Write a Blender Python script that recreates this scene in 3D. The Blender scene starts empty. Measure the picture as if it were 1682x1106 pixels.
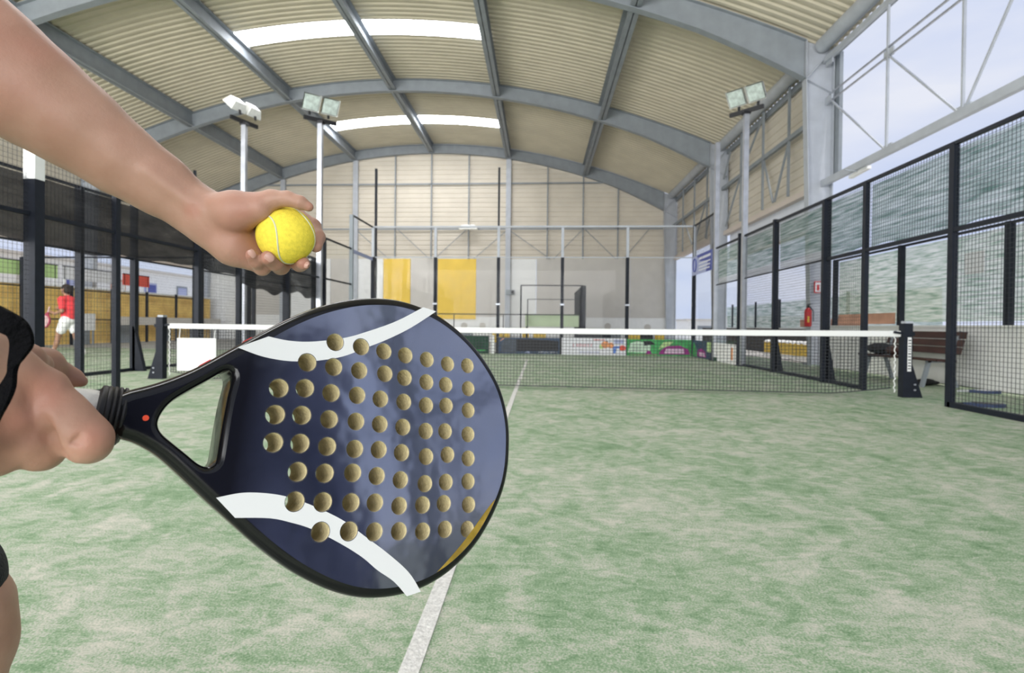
import bpy, bmesh, math, random
import numpy as np
from mathutils import Vector, Matrix
random.seed(7)
S = bpy.context.scene
COL = S.collection
PI = math.pi

# ------------------------------------------------------------------ camera
CAM = np.array([.3212, -7.65, .88]); YAW, PIT, ROL, FPX, PPX, PPY = .0703, -.011, .01, 927.7, 821.5, 545.2
_cy, _sy = math.cos(YAW), math.sin(YAW); _cp, _sp = math.cos(PIT), math.sin(PIT); _cr, _sr = math.cos(ROL), math.sin(ROL)
CF = np.array([-_sy*_cp, _cy*_cp, _sp]); _rt = np.array([_cy, _sy, 0.]); _up = np.cross(_rt, CF)
CR = _rt*_cr+_up*_sr; CU = -_rt*_sr+_up*_cr
cd = bpy.data.cameras.new('camera'); cam = bpy.data.objects.new('camera', cd); COL.objects.link(cam)
cd.sensor_width = 36; cd.lens = FPX/1682*36
cd.shift_x = (841-PPX)/1682; cd.shift_y = (PPY-553)/1682
cd.clip_start = .02; cd.clip_end = 400
cd.dof.use_dof = True; cd.dof.focus_distance = .52; cd.dof.aperture_fstop = 13
M4 = Matrix([[CR[i], CU[i], -CF[i], CAM[i]] for i in range(3)]+[[0, 0, 0, 1]])
cam.matrix_world = M4
S.camera = cam

def ray(x, y): return CF+CR*(x-PPX)/FPX-CU*(y-PPY)/FPX
def at(x, y, z): return CAM+ray(x, y)*z
def onplane(x, y, ax, v):
    d = ray(x, y); return CAM+d*((v-CAM[ax])/d[ax])

# ------------------------------------------------------------------ sky, sun, lights, exposure
W = bpy.data.worlds.new('sky'); S.world = W; W.use_nodes = True
nt = W.node_tree; nt.nodes.clear()
def N(t, kind, **kw):
    n = t.nodes.new(kind)
    for k, v in kw.items(): setattr(n, k, v)
    return n
wo = N(nt, 'ShaderNodeOutputWorld'); bg = N(nt, 'ShaderNodeBackground'); tc = N(nt, 'ShaderNodeTexCoord')
mp = N(nt, 'ShaderNodeMapping'); mp.inputs['Scale'].default_value = (1.2, 1.2, 4)
no = N(nt, 'ShaderNodeTexNoise'); no.inputs['Scale'].default_value = 2.2; no.inputs['Detail'].default_value = 6
rp = N(nt, 'ShaderNodeValToRGB'); rp.color_ramp.elements[0].position = .38; rp.color_ramp.elements[1].position = .68
rp.color_ramp.elements[0].color = (.60, .68, .90, 1); rp.color_ramp.elements[1].color = (.80, .83, .93, 1)
nt.links.new(tc.outputs['Generated'], mp.inputs['Vector']); nt.links.new(mp.outputs[0], no.inputs['Vector'])
nt.links.new(no.outputs['Fac'], rp.inputs['Fac']); nt.links.new(rp.outputs['Color'], bg.inputs['Color'])
bg.inputs['Strength'].default_value = 1.0
nt.links.new(bg.outputs[0], wo.inputs['Surface'])

def light(name, kind, loc, target, energy, color=(1, 1, 1), **kw):
    l = bpy.data.lights.new(name, kind); l.energy = energy; l.color = color
    for k, v in kw.items(): setattr(l, k, v)
    o = bpy.data.objects.new(name, l); COL.objects.link(o); o.location = loc
    o.rotation_euler = (Vector(target)-Vector(loc)).to_track_quat('-Z', 'Y').to_euler()
    return o
light('sun', 'SUN', (3.4, -6, 40), (0, 0, 0), 3.2, (1, .96, .9), angle=.02)
# added fill lamp behind the camera, in place of daylight at the near end
light('near_end_fill', 'AREA', (-5.5, -19, 2.6), (-5.5, 6, 8.6), 4100, (1, .985, .97), shape='RECTANGLE', size=24, size_y=6)
# added fill lamp aimed at the ochre wall to brighten the neighbouring court
light('left_bay_fill', 'AREA', (-11.5, -10.5, 4.2), (-17, 13, 1.2), 1500, (1, .98, .95), shape='RECTANGLE', size=9, size_y=5)
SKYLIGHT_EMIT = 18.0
S.view_settings.view_transform = 'Standard'; S.view_settings.look = 'None'
S.view_settings.exposure = 0.0; S.view_settings.gamma = 1.0; S.view_settings.use_curve_mapping = False
S.cycles.transparent_max_bounces = 48

# ------------------------------------------------------------------ materials
def mat(name, col, rough=.6, metal=0., noise=0., nscale=8., spec=.5, bump=0., bscale=40., emit=None, estr=0., ior=1.45, coat=0., sss=0., stretch=(1, 1, 1), col2=None, coord='Object'):
    m = bpy.data.materials.new(name); m.use_nodes = True; t = m.node_tree
    b = t.nodes['Principled BSDF']; c4 = (*col, 1)
    b.inputs['Base Color'].default_value = c4; b.inputs['Roughness'].default_value = rough; b.inputs['Metallic'].default_value = metal
    b.inputs['Specular IOR Level'].default_value = spec; b.inputs['IOR'].default_value = ior; b.inputs['Coat Weight'].default_value = coat
    if coat: b.inputs['Coat Roughness'].default_value = .04
    if sss: b.inputs['Subsurface Weight'].default_value = sss; b.inputs['Subsurface Radius'].default_value = (.012, .005, .003); b.inputs['Subsurface Scale'].default_value = .5
    if emit: b.inputs['Emission Color'].default_value = (*emit, 1); b.inputs['Emission Strength'].default_value = estr
    if noise or bump or col2:
        tc = N(t, 'ShaderNodeTexCoord'); mp = N(t, 'ShaderNodeMapping'); mp.inputs['Scale'].default_value = stretch
        t.links.new(tc.outputs[coord], mp.inputs['Vector'])
    if noise or col2:
        n = N(t, 'ShaderNodeTexNoise'); n.inputs['Scale'].default_value = nscale; n.inputs['Detail'].default_value = 5
        t.links.new(mp.outputs[0], n.inputs['Vector'])
        r = N(t, 'ShaderNodeValToRGB'); e = r.color_ramp.elements
        e[0].position = .32; e[1].position = .68
        lo = col if col2 else tuple(max(0, c*(1-noise)) for c in col); hi = col2 if col2 else tuple(min(1, c*(1+noise)) for c in col)
        e[0].color = (*lo, 1); e[1].color = (*hi, 1)
        t.links.new(n.outputs['Fac'], r.inputs['Fac']); t.links.new(r.outputs['Color'], b.inputs['Base Color'])
    if bump:
        n2 = N(t, 'ShaderNodeTexNoise'); n2.inputs['Scale'].default_value = bscale; n2.inputs['Detail'].default_value = 3
        t.links.new(mp.outputs[0], n2.inputs['Vector'])
        bp = N(t, 'ShaderNodeBump'); bp.inputs['Strength'].default_value = bump; bp.inputs['Distance'].default_value = .01
        t.links.new(n2.outputs['Fac'], bp.inputs['Height']); t.links.new(bp.outputs[0], b.inputs['Normal'])
    return m

def glassmat(name, tint, alpha_transp, rough=.02):
    m = bpy.data.materials.new(name); m.use_nodes = True; t = m.node_tree; t.nodes.clear()
    o = N(t, 'ShaderNodeOutputMaterial'); tr = N(t, 'ShaderNodeBsdfTransparent'); tr.inputs['Color'].default_value = (*tint, 1)
    gl = N(t, 'ShaderNodeBsdfGlossy'); gl.inputs['Roughness'].default_value = rough
    fr = N(t, 'ShaderNodeFresnel'); fr.inputs['IOR'].default_value = 1.2
    ge = N(t, 'ShaderNodeNewGeometry'); k = N(t, 'ShaderNodeMath', operation='MULTIPLY_ADD'); k.inputs[1].default_value = -1; k.inputs[2].default_value = 1; t.links.new(ge.outputs['Backfacing'], k.inputs[0])
    k2 = N(t, 'ShaderNodeMath', operation='MULTIPLY'); t.links.new(k.outputs[0], k2.inputs[0]); t.links.new(fr.outputs[0], k2.inputs[1]); k3 = N(t, 'ShaderNodeMath', operation='MINIMUM'); k3.inputs[1].default_value = .45; t.links.new(k2.outputs[0], k3.inputs[0])
    mx = N(t, 'ShaderNodeMixShader'); t.links.new(k3.outputs[0], mx.inputs['Fac']); t.links.new(tr.outputs[0], mx.inputs[1]); t.links.new(gl.outputs[0], mx.inputs[2])
    t.links.new(mx.outputs[0], o.inputs['Surface']); return m

def netmat(name, c1, c2, transp, axis_stretch=(.4, .4, 9), scale=3., trans=.5):
    """woven shade cloth: some light passes straight through the weave, some through the threads"""
    m = bpy.data.materials.new(name); m.use_nodes = True; t = m.node_tree; t.nodes.clear()
    o = N(t, 'ShaderNodeOutputMaterial'); tc = N(t, 'ShaderNodeTexCoord'); mp = N(t, 'ShaderNodeMapping'); mp.inputs['Scale'].default_value = axis_stretch
    t.links.new(tc.outputs['Object'], mp.inputs['Vector'])
    n = N(t, 'ShaderNodeTexNoise'); n.inputs['Scale'].default_value = scale; n.inputs['Detail'].default_value = 7; n.inputs['Roughness'].default_value = .65
    t.links.new(mp.outputs[0], n.inputs['Vector'])
    r = N(t, 'ShaderNodeValToRGB'); r.color_ramp.elements[0].position = .36; r.color_ramp.elements[1].position = .66
    r.color_ramp.elements[0].color = (*c1, 1); r.color_ramp.elements[1].color = (*c2, 1)
    t.links.new(n.outputs['Fac'], r.inputs['Fac'])
    d = N(t, 'ShaderNodeBsdfDiffuse'); tl = N(t, 'ShaderNodeBsdfTranslucent'); tp = N(t, 'ShaderNodeBsdfTransparent')
    t.links.new(r.outputs['Color'], d.inputs['Color']); t.links.new(r.outputs['Color'], tl.inputs['Color'])
    m1 = N(t, 'ShaderNodeMixShader'); m1.inputs['Fac'].default_value = trans; t.links.new(d.outputs[0], m1.inputs[1]); t.links.new(tl.outputs[0], m1.inputs[2])
    m2 = N(t, 'ShaderNodeMixShader'); t.links.new(m1.outputs[0], m2.inputs[1]); t.links.new(tp.outputs[0], m2.inputs[2])
    r2 = N(t, 'ShaderNodeMapRange'); r2.inputs['From Min'].default_value = .35; r2.inputs['From Max'].default_value = .7
    r2.inputs['To Min'].default_value = transp*.5; r2.inputs['To Max'].default_value = transp*1.5
    t.links.new(n.outputs['Fac'], r2.inputs['Value']); t.links.new(r2.outputs[0], m2.inputs['Fac'])
    t.links.new(m2.outputs[0], o.inputs['Surface']); return m

def turfmat():
    m = bpy.data.materials.new('sanded_turf'); m.use_nodes = True; t = m.node_tree; b = t.nodes['Principled BSDF']
    b.inputs['Roughness'].default_value = .95; b.inputs['Specular IOR Level'].default_value = .1
    tc = N(t, 'ShaderNodeTexCoord')
    def noise(sc, det, st=(1, 1, 1), rough=.6, dist=0.):
        mp = N(t, 'ShaderNodeMapping'); mp.inputs['Scale'].default_value = st; t.links.new(tc.outputs['Object'], mp.inputs['Vector'])
        n = N(t, 'ShaderNodeTexNoise'); n.inputs['Scale'].default_value = sc; n.inputs['Detail'].default_value = det; n.inputs['Roughness'].default_value = rough; n.inputs['Distortion'].default_value = dist
        t.links.new(mp.outputs[0], n.inputs['Vector']); return n
    big = noise(.9, 3); mid = noise(5.5, 7, (1, .8, 1), .68, .7); fine = noise(150, 3, (1, 1, 1), .7); sc = noise(16, 5, (.7, 1.5, 1), .6, .9)
    def math_(op, a, bb):
        n = N(t, 'ShaderNodeMath', operation=op)
        for i, v in enumerate((a, bb)):
            if isinstance(v, (int, float)): n.inputs[i].default_value = v
            else: t.links.new(v, n.inputs[i])
        return n.outputs[0]
    v = math_('ADD', math_('MULTIPLY', mid.outputs['Fac'], .42), math_('MULTIPLY', big.outputs['Fac'], .2))
    v = math_('ADD', v, math_('MULTIPLY', sc.outputs['Fac'], .32)); v = math_('ADD', v, math_('MULTIPLY', fine.outputs['Fac'], .60))
    r = N(t, 'ShaderNodeValToRGB'); e = r.color_ramp.elements
    e[0].position = .60; e[0].color = (.120, .225, .110, 1); e[1].position = .95; e[1].color = (.64, .60, .52, 1)
    k = e.new(.74); k.color = (.27, .375, .235, 1)
    k = e.new(.82); k.color = (.46, .475, .395, 1)
    t.links.new(v, r.inputs['Fac']); t.links.new(r.outputs['Color'], b.inputs['Base Color'])
    bp = N(t, 'ShaderNodeBump'); bp.inputs['Strength'].default_value = .5; bp.inputs['Distance'].default_value = .006
    t.links.new(fine.outputs['Fac'], bp.inputs['Height']); t.links.new(bp.outputs[0], b.inputs['Normal'])
    return m

MT = dict(
 turf=turfmat(),
 line=mat('white_line', (.66, .65, .62), .9, noise=.18, nscale=90, bump=.4, bscale=160),
 concrete=mat('concrete', (.52, .505, .48), .9, noise=.12, nscale=2.5),
 slab=mat('grey_slab', (.42, .41, .39), .9, noise=.12, nscale=2.5),
 roof=mat('cream_roof_sheet', (.60, .55, .43), .55, noise=.06, nscale=1.2),
 clad=mat('cream_wall_sheet', (.66, .61, .52), .6, noise=.05, nscale=1.0),
 steel=mat('grey_painted_steel', (.27, .30, .33), .62, noise=.08, nscale=3),
 steel_l=mat('pale_grey_steel', (.46, .49, .54), .4, noise=.08, nscale=3),
 galv=mat('galvanised_steel', (.45, .47, .52), .35, metal=.6, noise=.12, nscale=6),
 post=mat('anthracite_post', (.012, .015, .024), .5, spec=.3, noise=.15, nscale=12),
 wire=mat('dark_wire', (.02, .023, .03), .5),
 glass=glassmat('clear_court_glass', (.965, .975, .975), 1),
 white=mat('white_paint', (.86, .86, .85), .6, noise=.04, nscale=5),
 whitewall=mat('white_render_wall', (.88, .875, .87), .85, noise=.05, nscale=3, bump=.2, bscale=40),
 tape=mat('white_net_tape', (.85, .85, .83), .8),
 yellow=mat('yellow_panel', (.86, .58, .075), .5, noise=.06, nscale=2),
 ochre=mat('ochre_boards', (.95, .60, .19), .7, noise=.18, nscale=2.5),
 greyp=mat('warm_grey_panel', (.60, .57, .53), .6, noise=.05, nscale=2),
 greenp=mat('pale_green_panel', (.55, .66, .42), .6, noise=.05, nscale=2),
 greynet=netmat('black_shade_cloth', (.022, .022, .026), (.05, .05, .055), .10, (.5, .5, 2), 2.5, .3),
 greennet=netmat('green_windbreak', (.10, .22, .16), (.78, .85, .80), .27, (.35, .35, 6), 3.6, .6),
 greennet2=netmat('green_hedge_net', (.20, .32, .20), (.88, .87, .72), .26, (1.2, .6, 8), 3.4, .65),
 netedge=netmat('white_net_edge', (.5, .5, .5), (.9, .9, .9), .25, (.3, .3, 4), 3, .6),
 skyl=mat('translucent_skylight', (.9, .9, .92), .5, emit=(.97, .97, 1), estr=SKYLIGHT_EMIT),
 poly=mat('polycarbonate', (.72, .76, .84), .35, noise=.06, nscale=3, stretch=(1, 9, .3)),
 sill=mat('pale_pink_sill', (.66, .58, .52), .6),
 lamp=mat('lamp_reflector', (.82, .83, .80), .25, metal=.3, noise=.1, nscale=14),
 lampg=mat('lamp_glass', (.55, .63, .60), .08, spec=.8, noise=.25, nscale=9),
 black=mat('black_plastic', (.012, .012, .015), .4),
 red=mat('red_paint', (.62, .02, .025), .35),
 redcloth=mat('red_shirt', (.78, .06, .07), .8, noise=.1, nscale=9),
 whitecloth=mat('white_cloth', (.82, .82, .82), .85, noise=.05, nscale=9),
 blackcloth=mat('black_cloth', (.012, .013, .016), .85, bump=.4, bscale=300),
 greyshirt=mat('navy_shirt', (.03, .04, .08), .85),
 brown=mat('brown_bench_slat', (.055, .022, .018), .5, noise=.3, nscale=12, stretch=(1, .2, 1)),
 terra=mat('terracotta', (.60, .33, .23), .8, noise=.15, nscale=3),
 darkbrown=mat('dark_hedge', (.04, .035, .03), .9, noise=.4, nscale=5),
 blue=mat('blue_print', (.07, .09, .34), .6),
 bluel=mat('pale_blue_print', (.40, .44, .66), .6),
 navy=mat('navy_print', (.03, .06, .12), .5, noise=.4, nscale=6),
 blk=mat('black_print', (.006, .006, .008), .5),
 pgreen=mat('green_print', (.06, .36, .10), .6, noise=.35, nscale=4),
 plime=mat('lime_print', (.50, .70, .30), .6),
 pmag=mat('magenta_print', (.32, .02, .22), .6),
 ppink=mat('pale_pink_print', (.72, .52, .66), .6),
 pmint=mat('pale_mint_print', (.55, .70, .55), .6, noise=.2, nscale=7),
 porange=mat('orange_print', (.78, .33, .14), .6, noise=.3, nscale=9),
 pred=mat('red_print', (.78, .10, .06), .6), predl=mat('faded_red_print', (.72, .33, .36), .6),
 pblue=mat('sky_blue_print', (.10, .22, .62), .6), pwhite=mat('white_print', (.82, .82, .86), .6),
 darkgreen=mat('dark_green_sheet', (.015, .06, .035), .7, noise=.3, nscale=4),
 orangeflag=mat('peach_print', (.8, .42, .30), .6),
 ball=mat('yellow_felt', (.84, .68, .075), .95, noise=.10, nscale=260, spec=.1, bump=.22, bscale=900),
 seam=mat('ball_seam', (.62, .62, .42), .8),
 nail=mat('fingernail', (.53, .31, .25), .3, spec=.5),
 hair=mat('dark_hair', (.02, .013, .01), .7), eye=mat('eye_white', (.8, .8, .78), .2), iris=mat('iris', (.06, .04, .02), .2), lip=mat('lips', (.5, .2, .18), .5),
 foam=mat('khaki_foam', (.52, .44, .25), .9, noise=.10, nscale=220, bump=.3, bscale=400),
 rubber=mat('black_rubber', (.012, .012, .014), .5),
 strap=mat('black_webbing', (.0022, .0022, .003), .8, spec=.08, bump=.5, bscale=350, stretch=(1, 1, .15)),
 grip=mat('white_grip_tape', (.78, .77, .72), .7, bump=.3, bscale=160),
 sticker=mat('white_decal', (.66, .66, .65), .3),
 bag=mat('black_bag_cloth', (.01, .01, .012), .7), shoew=mat('white_shoe', (.75, .76, .78), .6), sole=mat('blue_sole', (.05, .07, .15), .6),
)
def skinmat(name, a, b2, red, scale=1.):
    m = bpy.data.materials.new(name); m.use_nodes = True; t = m.node_tree; b = t.nodes['Principled BSDF']
    b.inputs['Roughness'].default_value = .5; b.inputs['Specular IOR Level'].default_value = .35
    b.inputs['Subsurface Weight'].default_value = .15; b.inputs['Subsurface Radius'].default_value = (.008, .003, .002); b.inputs['Subsurface Scale'].default_value = .4
    tc = N(t, 'ShaderNodeTexCoord')
    def noise(s, d):
        n = N(t, 'ShaderNodeTexNoise'); n.inputs['Scale'].default_value = s; n.inputs['Detail'].default_value = d; t.links.new(tc.outputs['Object'], n.inputs['Vector']); return n
    n1 = noise(22*scale, 4); n2 = noise(9*scale, 2); n3 = noise(700*scale, 2); n4 = noise(260, 3)
    r = N(t, 'ShaderNodeValToRGB'); r.color_ramp.elements[0].position = .35; r.color_ramp.elements[1].position = .65
    r.color_ramp.elements[0].color = (*a, 1); r.color_ramp.elements[1].color = (*b2, 1); t.links.new(n1.outputs['Fac'], r.inputs['Fac'])
    mr = N(t, 'ShaderNodeMapRange'); mr.inputs['From Min'].default_value = .5; mr.inputs['From Max'].default_value = .72; mr.inputs['To Max'].default_value = .55; t.links.new(n2.outputs['Fac'], mr.inputs['Value'])
    mx = N(t, 'ShaderNodeMix', data_type='RGBA'); mx.inputs['B'].default_value = (*red, 1)
    t.links.new(mr.outputs[0], mx.inputs['Factor']); t.links.new(r.outputs['Color'], mx.inputs['A']); t.links.new(mx.outputs['Result'], b.inputs['Base Color'])
    bp = N(t, 'ShaderNodeBump'); bp.inputs['Strength'].default_value = .25; bp.inputs['Distance'].default_value = .0012
    t.links.new(n4.outputs['Fac'], bp.inputs['Height']); t.links.new(bp.outputs[0], b.inputs['Normal'])
    return m
def redden(m, pts, col):
    t = m.node_tree; b = t.nodes['Principled BSDF']; src = b.inputs['Base Color'].links[0].from_socket; tc = N(t, 'ShaderNodeTexCoord'); acc = None
    for p, r in pts:
        d = N(t, 'ShaderNodeVectorMath', operation='DISTANCE'); d.inputs[1].default_value = p; t.links.new(tc.outputs['Object'], d.inputs[0])
        k = N(t, 'ShaderNodeMapRange', interpolation_type='SMOOTHSTEP'); k.inputs['From Min'].default_value = r; k.inputs['From Max'].default_value = 0; k.inputs['To Max'].default_value = .38; t.links.new(d.outputs['Value'], k.inputs['Value'])
        if acc is None: acc = k.outputs[0]
        else:
            a = N(t, 'ShaderNodeMath', operation='MAXIMUM'); t.links.new(acc, a.inputs[0]); t.links.new(k.outputs[0], a.inputs[1]); acc = a.outputs[0]
    mx = N(t, 'ShaderNodeMix', data_type='RGBA'); mx.inputs['B'].default_value = (*col, 1); t.links.new(acc, mx.inputs['Factor']); t.links.new(src, mx.inputs['A']); t.links.new(mx.outputs['Result'], b.inputs['Base Color'])
MT['skin'] = skinmat('skin', (.365, .205, .142), (.425, .25, .18), (.40, .18, .13))
MT['skin2'] = skinmat('tanned_skin', (.36, .20, .13), (.40, .23, .16), (.36, .18, .13))

def facemat():
    m = bpy.data.materials.new('navy_lacquer_face'); m.use_nodes = True; t = m.node_tree; b = t.nodes['Principled BSDF']
    tc = N(t, 'ShaderNodeTexCoord'); sp = N(t, 'ShaderNodeSeparateXYZ'); t.links.new(tc.outputs['Object'], sp.inputs[0])
    r = N(t, 'ShaderNodeMapRange'); r.inputs['From Min'].default_value = -.160; r.inputs['From Max'].default_value = -.125; t.links.new(sp.outputs['X'], r.inputs['Value'])
    n = N(t, 'ShaderNodeTexNoise'); n.inputs['Scale'].default_value = 14; n.inputs['Detail'].default_value = 6; t.links.new(tc.outputs['Object'], n.inputs['Vector'])
    cr = N(t, 'ShaderNodeValToRGB'); cr.color_ramp.elements[0].position = .35; cr.color_ramp.elements[1].position = .7
    cr.color_ramp.elements[0].color = (.010, .012, .026, 1); cr.color_ramp.elements[1].color = (.034, .038, .068, 1); t.links.new(n.outputs['Fac'], cr.inputs['Fac'])
    mx = N(t, 'ShaderNodeMix', data_type='RGBA'); mx.inputs['A'].default_value = (.006, .006, .009, 1); t.links.new(r.outputs[0], mx.inputs['Factor'])
    t.links.new(cr.outputs['Color'], mx.inputs['B']); t.links.new(mx.outputs['Result'], b.inputs['Base Color'])
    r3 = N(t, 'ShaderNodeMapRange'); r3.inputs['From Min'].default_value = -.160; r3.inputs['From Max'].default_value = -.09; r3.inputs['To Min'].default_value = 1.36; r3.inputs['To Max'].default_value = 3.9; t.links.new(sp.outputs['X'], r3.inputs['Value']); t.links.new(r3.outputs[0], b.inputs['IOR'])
    b.inputs['Roughness'].default_value = .10; b.inputs['Specular Tint'].default_value = (.8, .85, 1, 1)
    n2 = N(t, 'ShaderNodeTexNoise'); n2.inputs['Scale'].default_value = 26; n2.inputs['Detail'].default_value = 2; t.links.new(tc.outputs['Object'], n2.inputs['Vector'])
    bp = N(t, 'ShaderNodeBump'); bp.inputs['Strength'].default_value = .25; bp.inputs['Distance'].default_value = .002; t.links.new(n2.outputs['Fac'], bp.inputs['Height']); t.links.new(bp.outputs[0], b.inputs['Normal'])
    return m
MT['face'] = facemat()
MT['frame'] = mat('black_gloss_frame', (.005, .005, .006), .14, ior=1.38)

# ------------------------------------------------------------------ helpers
def link(o, parent=None):
    COL.objects.link(o)
    if parent is not None: o.parent = parent
    return o
def tag(o, label=None, cat=None, group=None, kind=None):
    if label: o['label'] = label
    if cat: o['category'] = cat
    if group: o['group'] = group
    if kind: o['kind'] = kind
    return o
def empty(name, loc=(0, 0, 0), rz=0., label=None, cat=None, group=None, kind=None):
    o = bpy.data.objects.new(name, None); o.empty_display_size = .1; COL.objects.link(o); o.location = loc; o.rotation_euler = (0, 0, rz)
    return tag(o, label, cat, group, kind)
class MB:
    """collects simple solids and links them as one mesh object"""
    def __init__(s): s.v = []; s.f = []; s.mi = []; s.cur = 0
    def add(s, vs, fs):
        o = len(s.v); s.v += [tuple(map(float, q)) for q in vs]; s.f += [tuple(i+o for i in f) for f in fs]; s.mi += [s.cur]*len(fs); return s
    def box(s, a, b):
        x0, y0, z0 = a; x1, y1, z1 = b
        return s.add([(x0, y0, z0), (x1, y0, z0), (x1, y1, z0), (x0, y1, z0), (x0, y0, z1), (x1, y0, z1), (x1, y1, z1), (x0, y1, z1)],
                     [(0, 3, 2, 1), (4, 5, 6, 7), (0, 1, 5, 4), (1, 2, 6, 5), (2, 3, 7, 6), (3, 0, 4, 7)])
    def cbox(s, c, d): return s.box([c[i]-d[i]/2 for i in range(3)], [c[i]+d[i]/2 for i in range(3)])
    def bar(s, p, q, w, h=None, up=(0, 0, 1), w2=None, h2=None):
        p = Vector(p); q = Vector(q); d = (q-p).normalized(); u = Vector(up)
        if abs(d.dot(u)) > .99: u = Vector((0, 1, 0))
        r = d.cross(u).normalized(); u = r.cross(d); h = h or w; w2 = w2 or w; h2 = h2 or h
        vs = []
        for c, a, b in ((p, w, h), (q, w2, h2)):
            for i, j in ((-1, -1), (1, -1), (1, 1), (-1, 1)): vs.append(c+r*(i*a/2)+u*(j*b/2))
        return s.add(vs, [(0, 1, 2, 3), (7, 6, 5, 4), (0, 4, 5, 1), (1, 5, 6, 2), (2, 6, 7, 3), (3, 7, 4, 0)])
    def tube(s, pts, r, n=8, cap=True):
        pts = [Vector(p) for p in pts]; rs = r if isinstance(r, (list, tuple)) else [r]*len(pts); vs = []; fs = []
        pu = None
        for i, p in enumerate(pts):
            d = (pts[min(i+1, len(pts)-1)]-pts[max(i-1, 0)]).normalized()
            u = pu or (Vector((0, 0, 1)) if abs(d.z) < .9 else Vector((1, 0, 0)))
            a = d.cross(u).normalized(); b = a.cross(d); pu = b
            for k in range(n):
                t = 2*PI*k/n; vs.append(p+(a*math.cos(t)+b*math.sin(t))*rs[i])
        for i in range(len(pts)-1):
            for k in range(n):
                k2 = (k+1) % n; fs.append((i*n+k, i*n+k2, (i+1)*n+k2, (i+1)*n+k))
        if cap: fs.append(tuple(range(n))[::-1]); fs.append(tuple((len(pts)-1)*n+k for k in range(n)))
        return s.add(vs, fs)
    def prism(s, poly, o, ax, ay, az, t0, t1):
        o, ax, ay, az = map(Vector, (o, ax, ay, az)); n = len(poly)
        vs = [o+ax*x+ay*y+az*t0 for x, y in poly]+[o+ax*x+ay*y+az*t1 for x, y in poly]
        return s.add(vs, [tuple(range(n))[::-1], tuple(range(n, 2*n))]+[(i, (i+1) % n, (i+1) % n+n, i+n) for i in range(n)])
    def grid(s, rows):
        nr, nc = len(rows), len(rows[0]); vs = [p for r in rows for p in r]
        return s.add(vs, [(i*nc+j, i*nc+j+1, (i+1)*nc+j+1, (i+1)*nc+j) for i in range(nr-1) for j in range(nc-1)])
    def ball(s, c, r, nu=12, nv=8):
        rr = r if isinstance(r, (tuple, list)) else (r, r, r); vs = [(c[0], c[1], c[2]-rr[2])]
        for i in range(1, nv):
            a = PI*i/nv-PI/2
            for k in range(nu): vs.append((c[0]+rr[0]*math.cos(a)*math.cos(2*PI*k/nu), c[1]+rr[1]*math.cos(a)*math.sin(2*PI*k/nu), c[2]+rr[2]*math.sin(a)))
        vs.append((c[0], c[1], c[2]+rr[2])); L = len(vs)-1; fs = [(0, 1+(k+1) % nu, 1+k) for k in range(nu)]
        for i in range(nv-2):
            for k in range(nu): fs.append((1+i*nu+k, 1+i*nu+(k+1) % nu, 1+(i+1)*nu+(k+1) % nu, 1+(i+1)*nu+k))
        fs += [(L, 1+(nv-2)*nu+k, 1+(nv-2)*nu+(k+1) % nu) for k in range(nu)]
        return s.add(vs, fs)
    def build(s, name, m, parent=None, smooth=False, kind=None, world=False):
        me = bpy.data.meshes.new(name); off = Vector((0, 0, 0))
        if world and parent is not None: off = parent.location
        me.from_pydata([Vector(v)-off for v in s.v] if world else s.v, [], s.f); me.update()
        for mm in (m if isinstance(m, (list, tuple)) else [m]): me.materials.append(MT[mm] if isinstance(mm, str) else mm)
        if any(s.mi): me.polygons.foreach_set('material_index', s.mi)
        if smooth: me.shade_smooth(); me.set_sharp_from_angle(angle=math.radians(42))
        o = bpy.data.objects.new(name, me); link(o, parent)
        if kind: o['kind'] = kind
        return o
def copy_tree(o, parent=None):
    c = o.copy(); link(c, parent)
    for ch in list(o.children): copy_tree(ch, c)
    return c
def struct(name, mb, m, **k): return mb.build(name, m, kind='structure', **k)

# ------------------------------------------------------------------ ground
fl = empty('floor', kind='structure')
MB().box((-17, -13, -.06), (6.95, 10.3, 0)).build('turf', 'turf', fl)
MB().box((-60, -60, -.2), (60, 80, -.065)).build('concrete_apron', 'concrete', fl)
MB().box((-17.4, 10.3, -.06), (7.3, 24, -.005)).build('concrete_slab', 'slab', fl)
def lines(cx):
    for a, b in (((cx-.025, -6.95, 0), (cx+.025, 6.95, .004)), ((cx-4.95, 6.925, 0), (cx+4.95, 6.975, .004)), ((cx-4.95, -6.975, 0), (cx+4.95, -6.925, .004))):
        pass
    MB().box((cx-.026, -9.9, 0), (cx+.026, 6.95, .004)).build('court_line', 'line', fl)
    MB().box((cx-4.95, 6.925, 0), (cx+4.95, 6.975, .004)).build('court_line', 'line', fl)
lines(0); lines(-11.95)

# ------------------------------------------------------------------ hall: roof, frames, walls
XC, XR, XL = -5.5, 7.25, -18.25
def hb(x): return 9.95-.0199*(x-XC)**2
def ht(x): return 10.45-.0178*(x-XC)**2
PUR = [-17.6, -13.65, -9.65, -5.5, -1.44, 2.57, 6.75]
FY = [-9.5, -1.5, 6.5, 14.1, 22.0]
SKY = [(-6.3, -5.3), (1.7, 2.7), (9.85, 10.75), (17.95, 18.95)]
ceil = empty('ceiling', (0, 0, 0), kind='structure')
def sheet(x0, x1, y0, y1, m, name, flat=False):
    ys = []; y = y0; pitch = .25
    while y < y1-1e-6:
        for a, b in ((0, 0), (.09, 0), (.125, .04), (.215, .04)):
            if y+a < y1: ys.append((y+a, 0 if flat else b))
        y += pitch
    ys.append((y1, 0)); nx = 7
    rows = [[(x0+(x1-x0)*i/nx, yy, ht(x0+(x1-x0)*i/nx)+dz) for yy, dz in ys] for i in range(nx+1)]
    o = MB().grid(rows).build(name, m, ceil); return o
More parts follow.
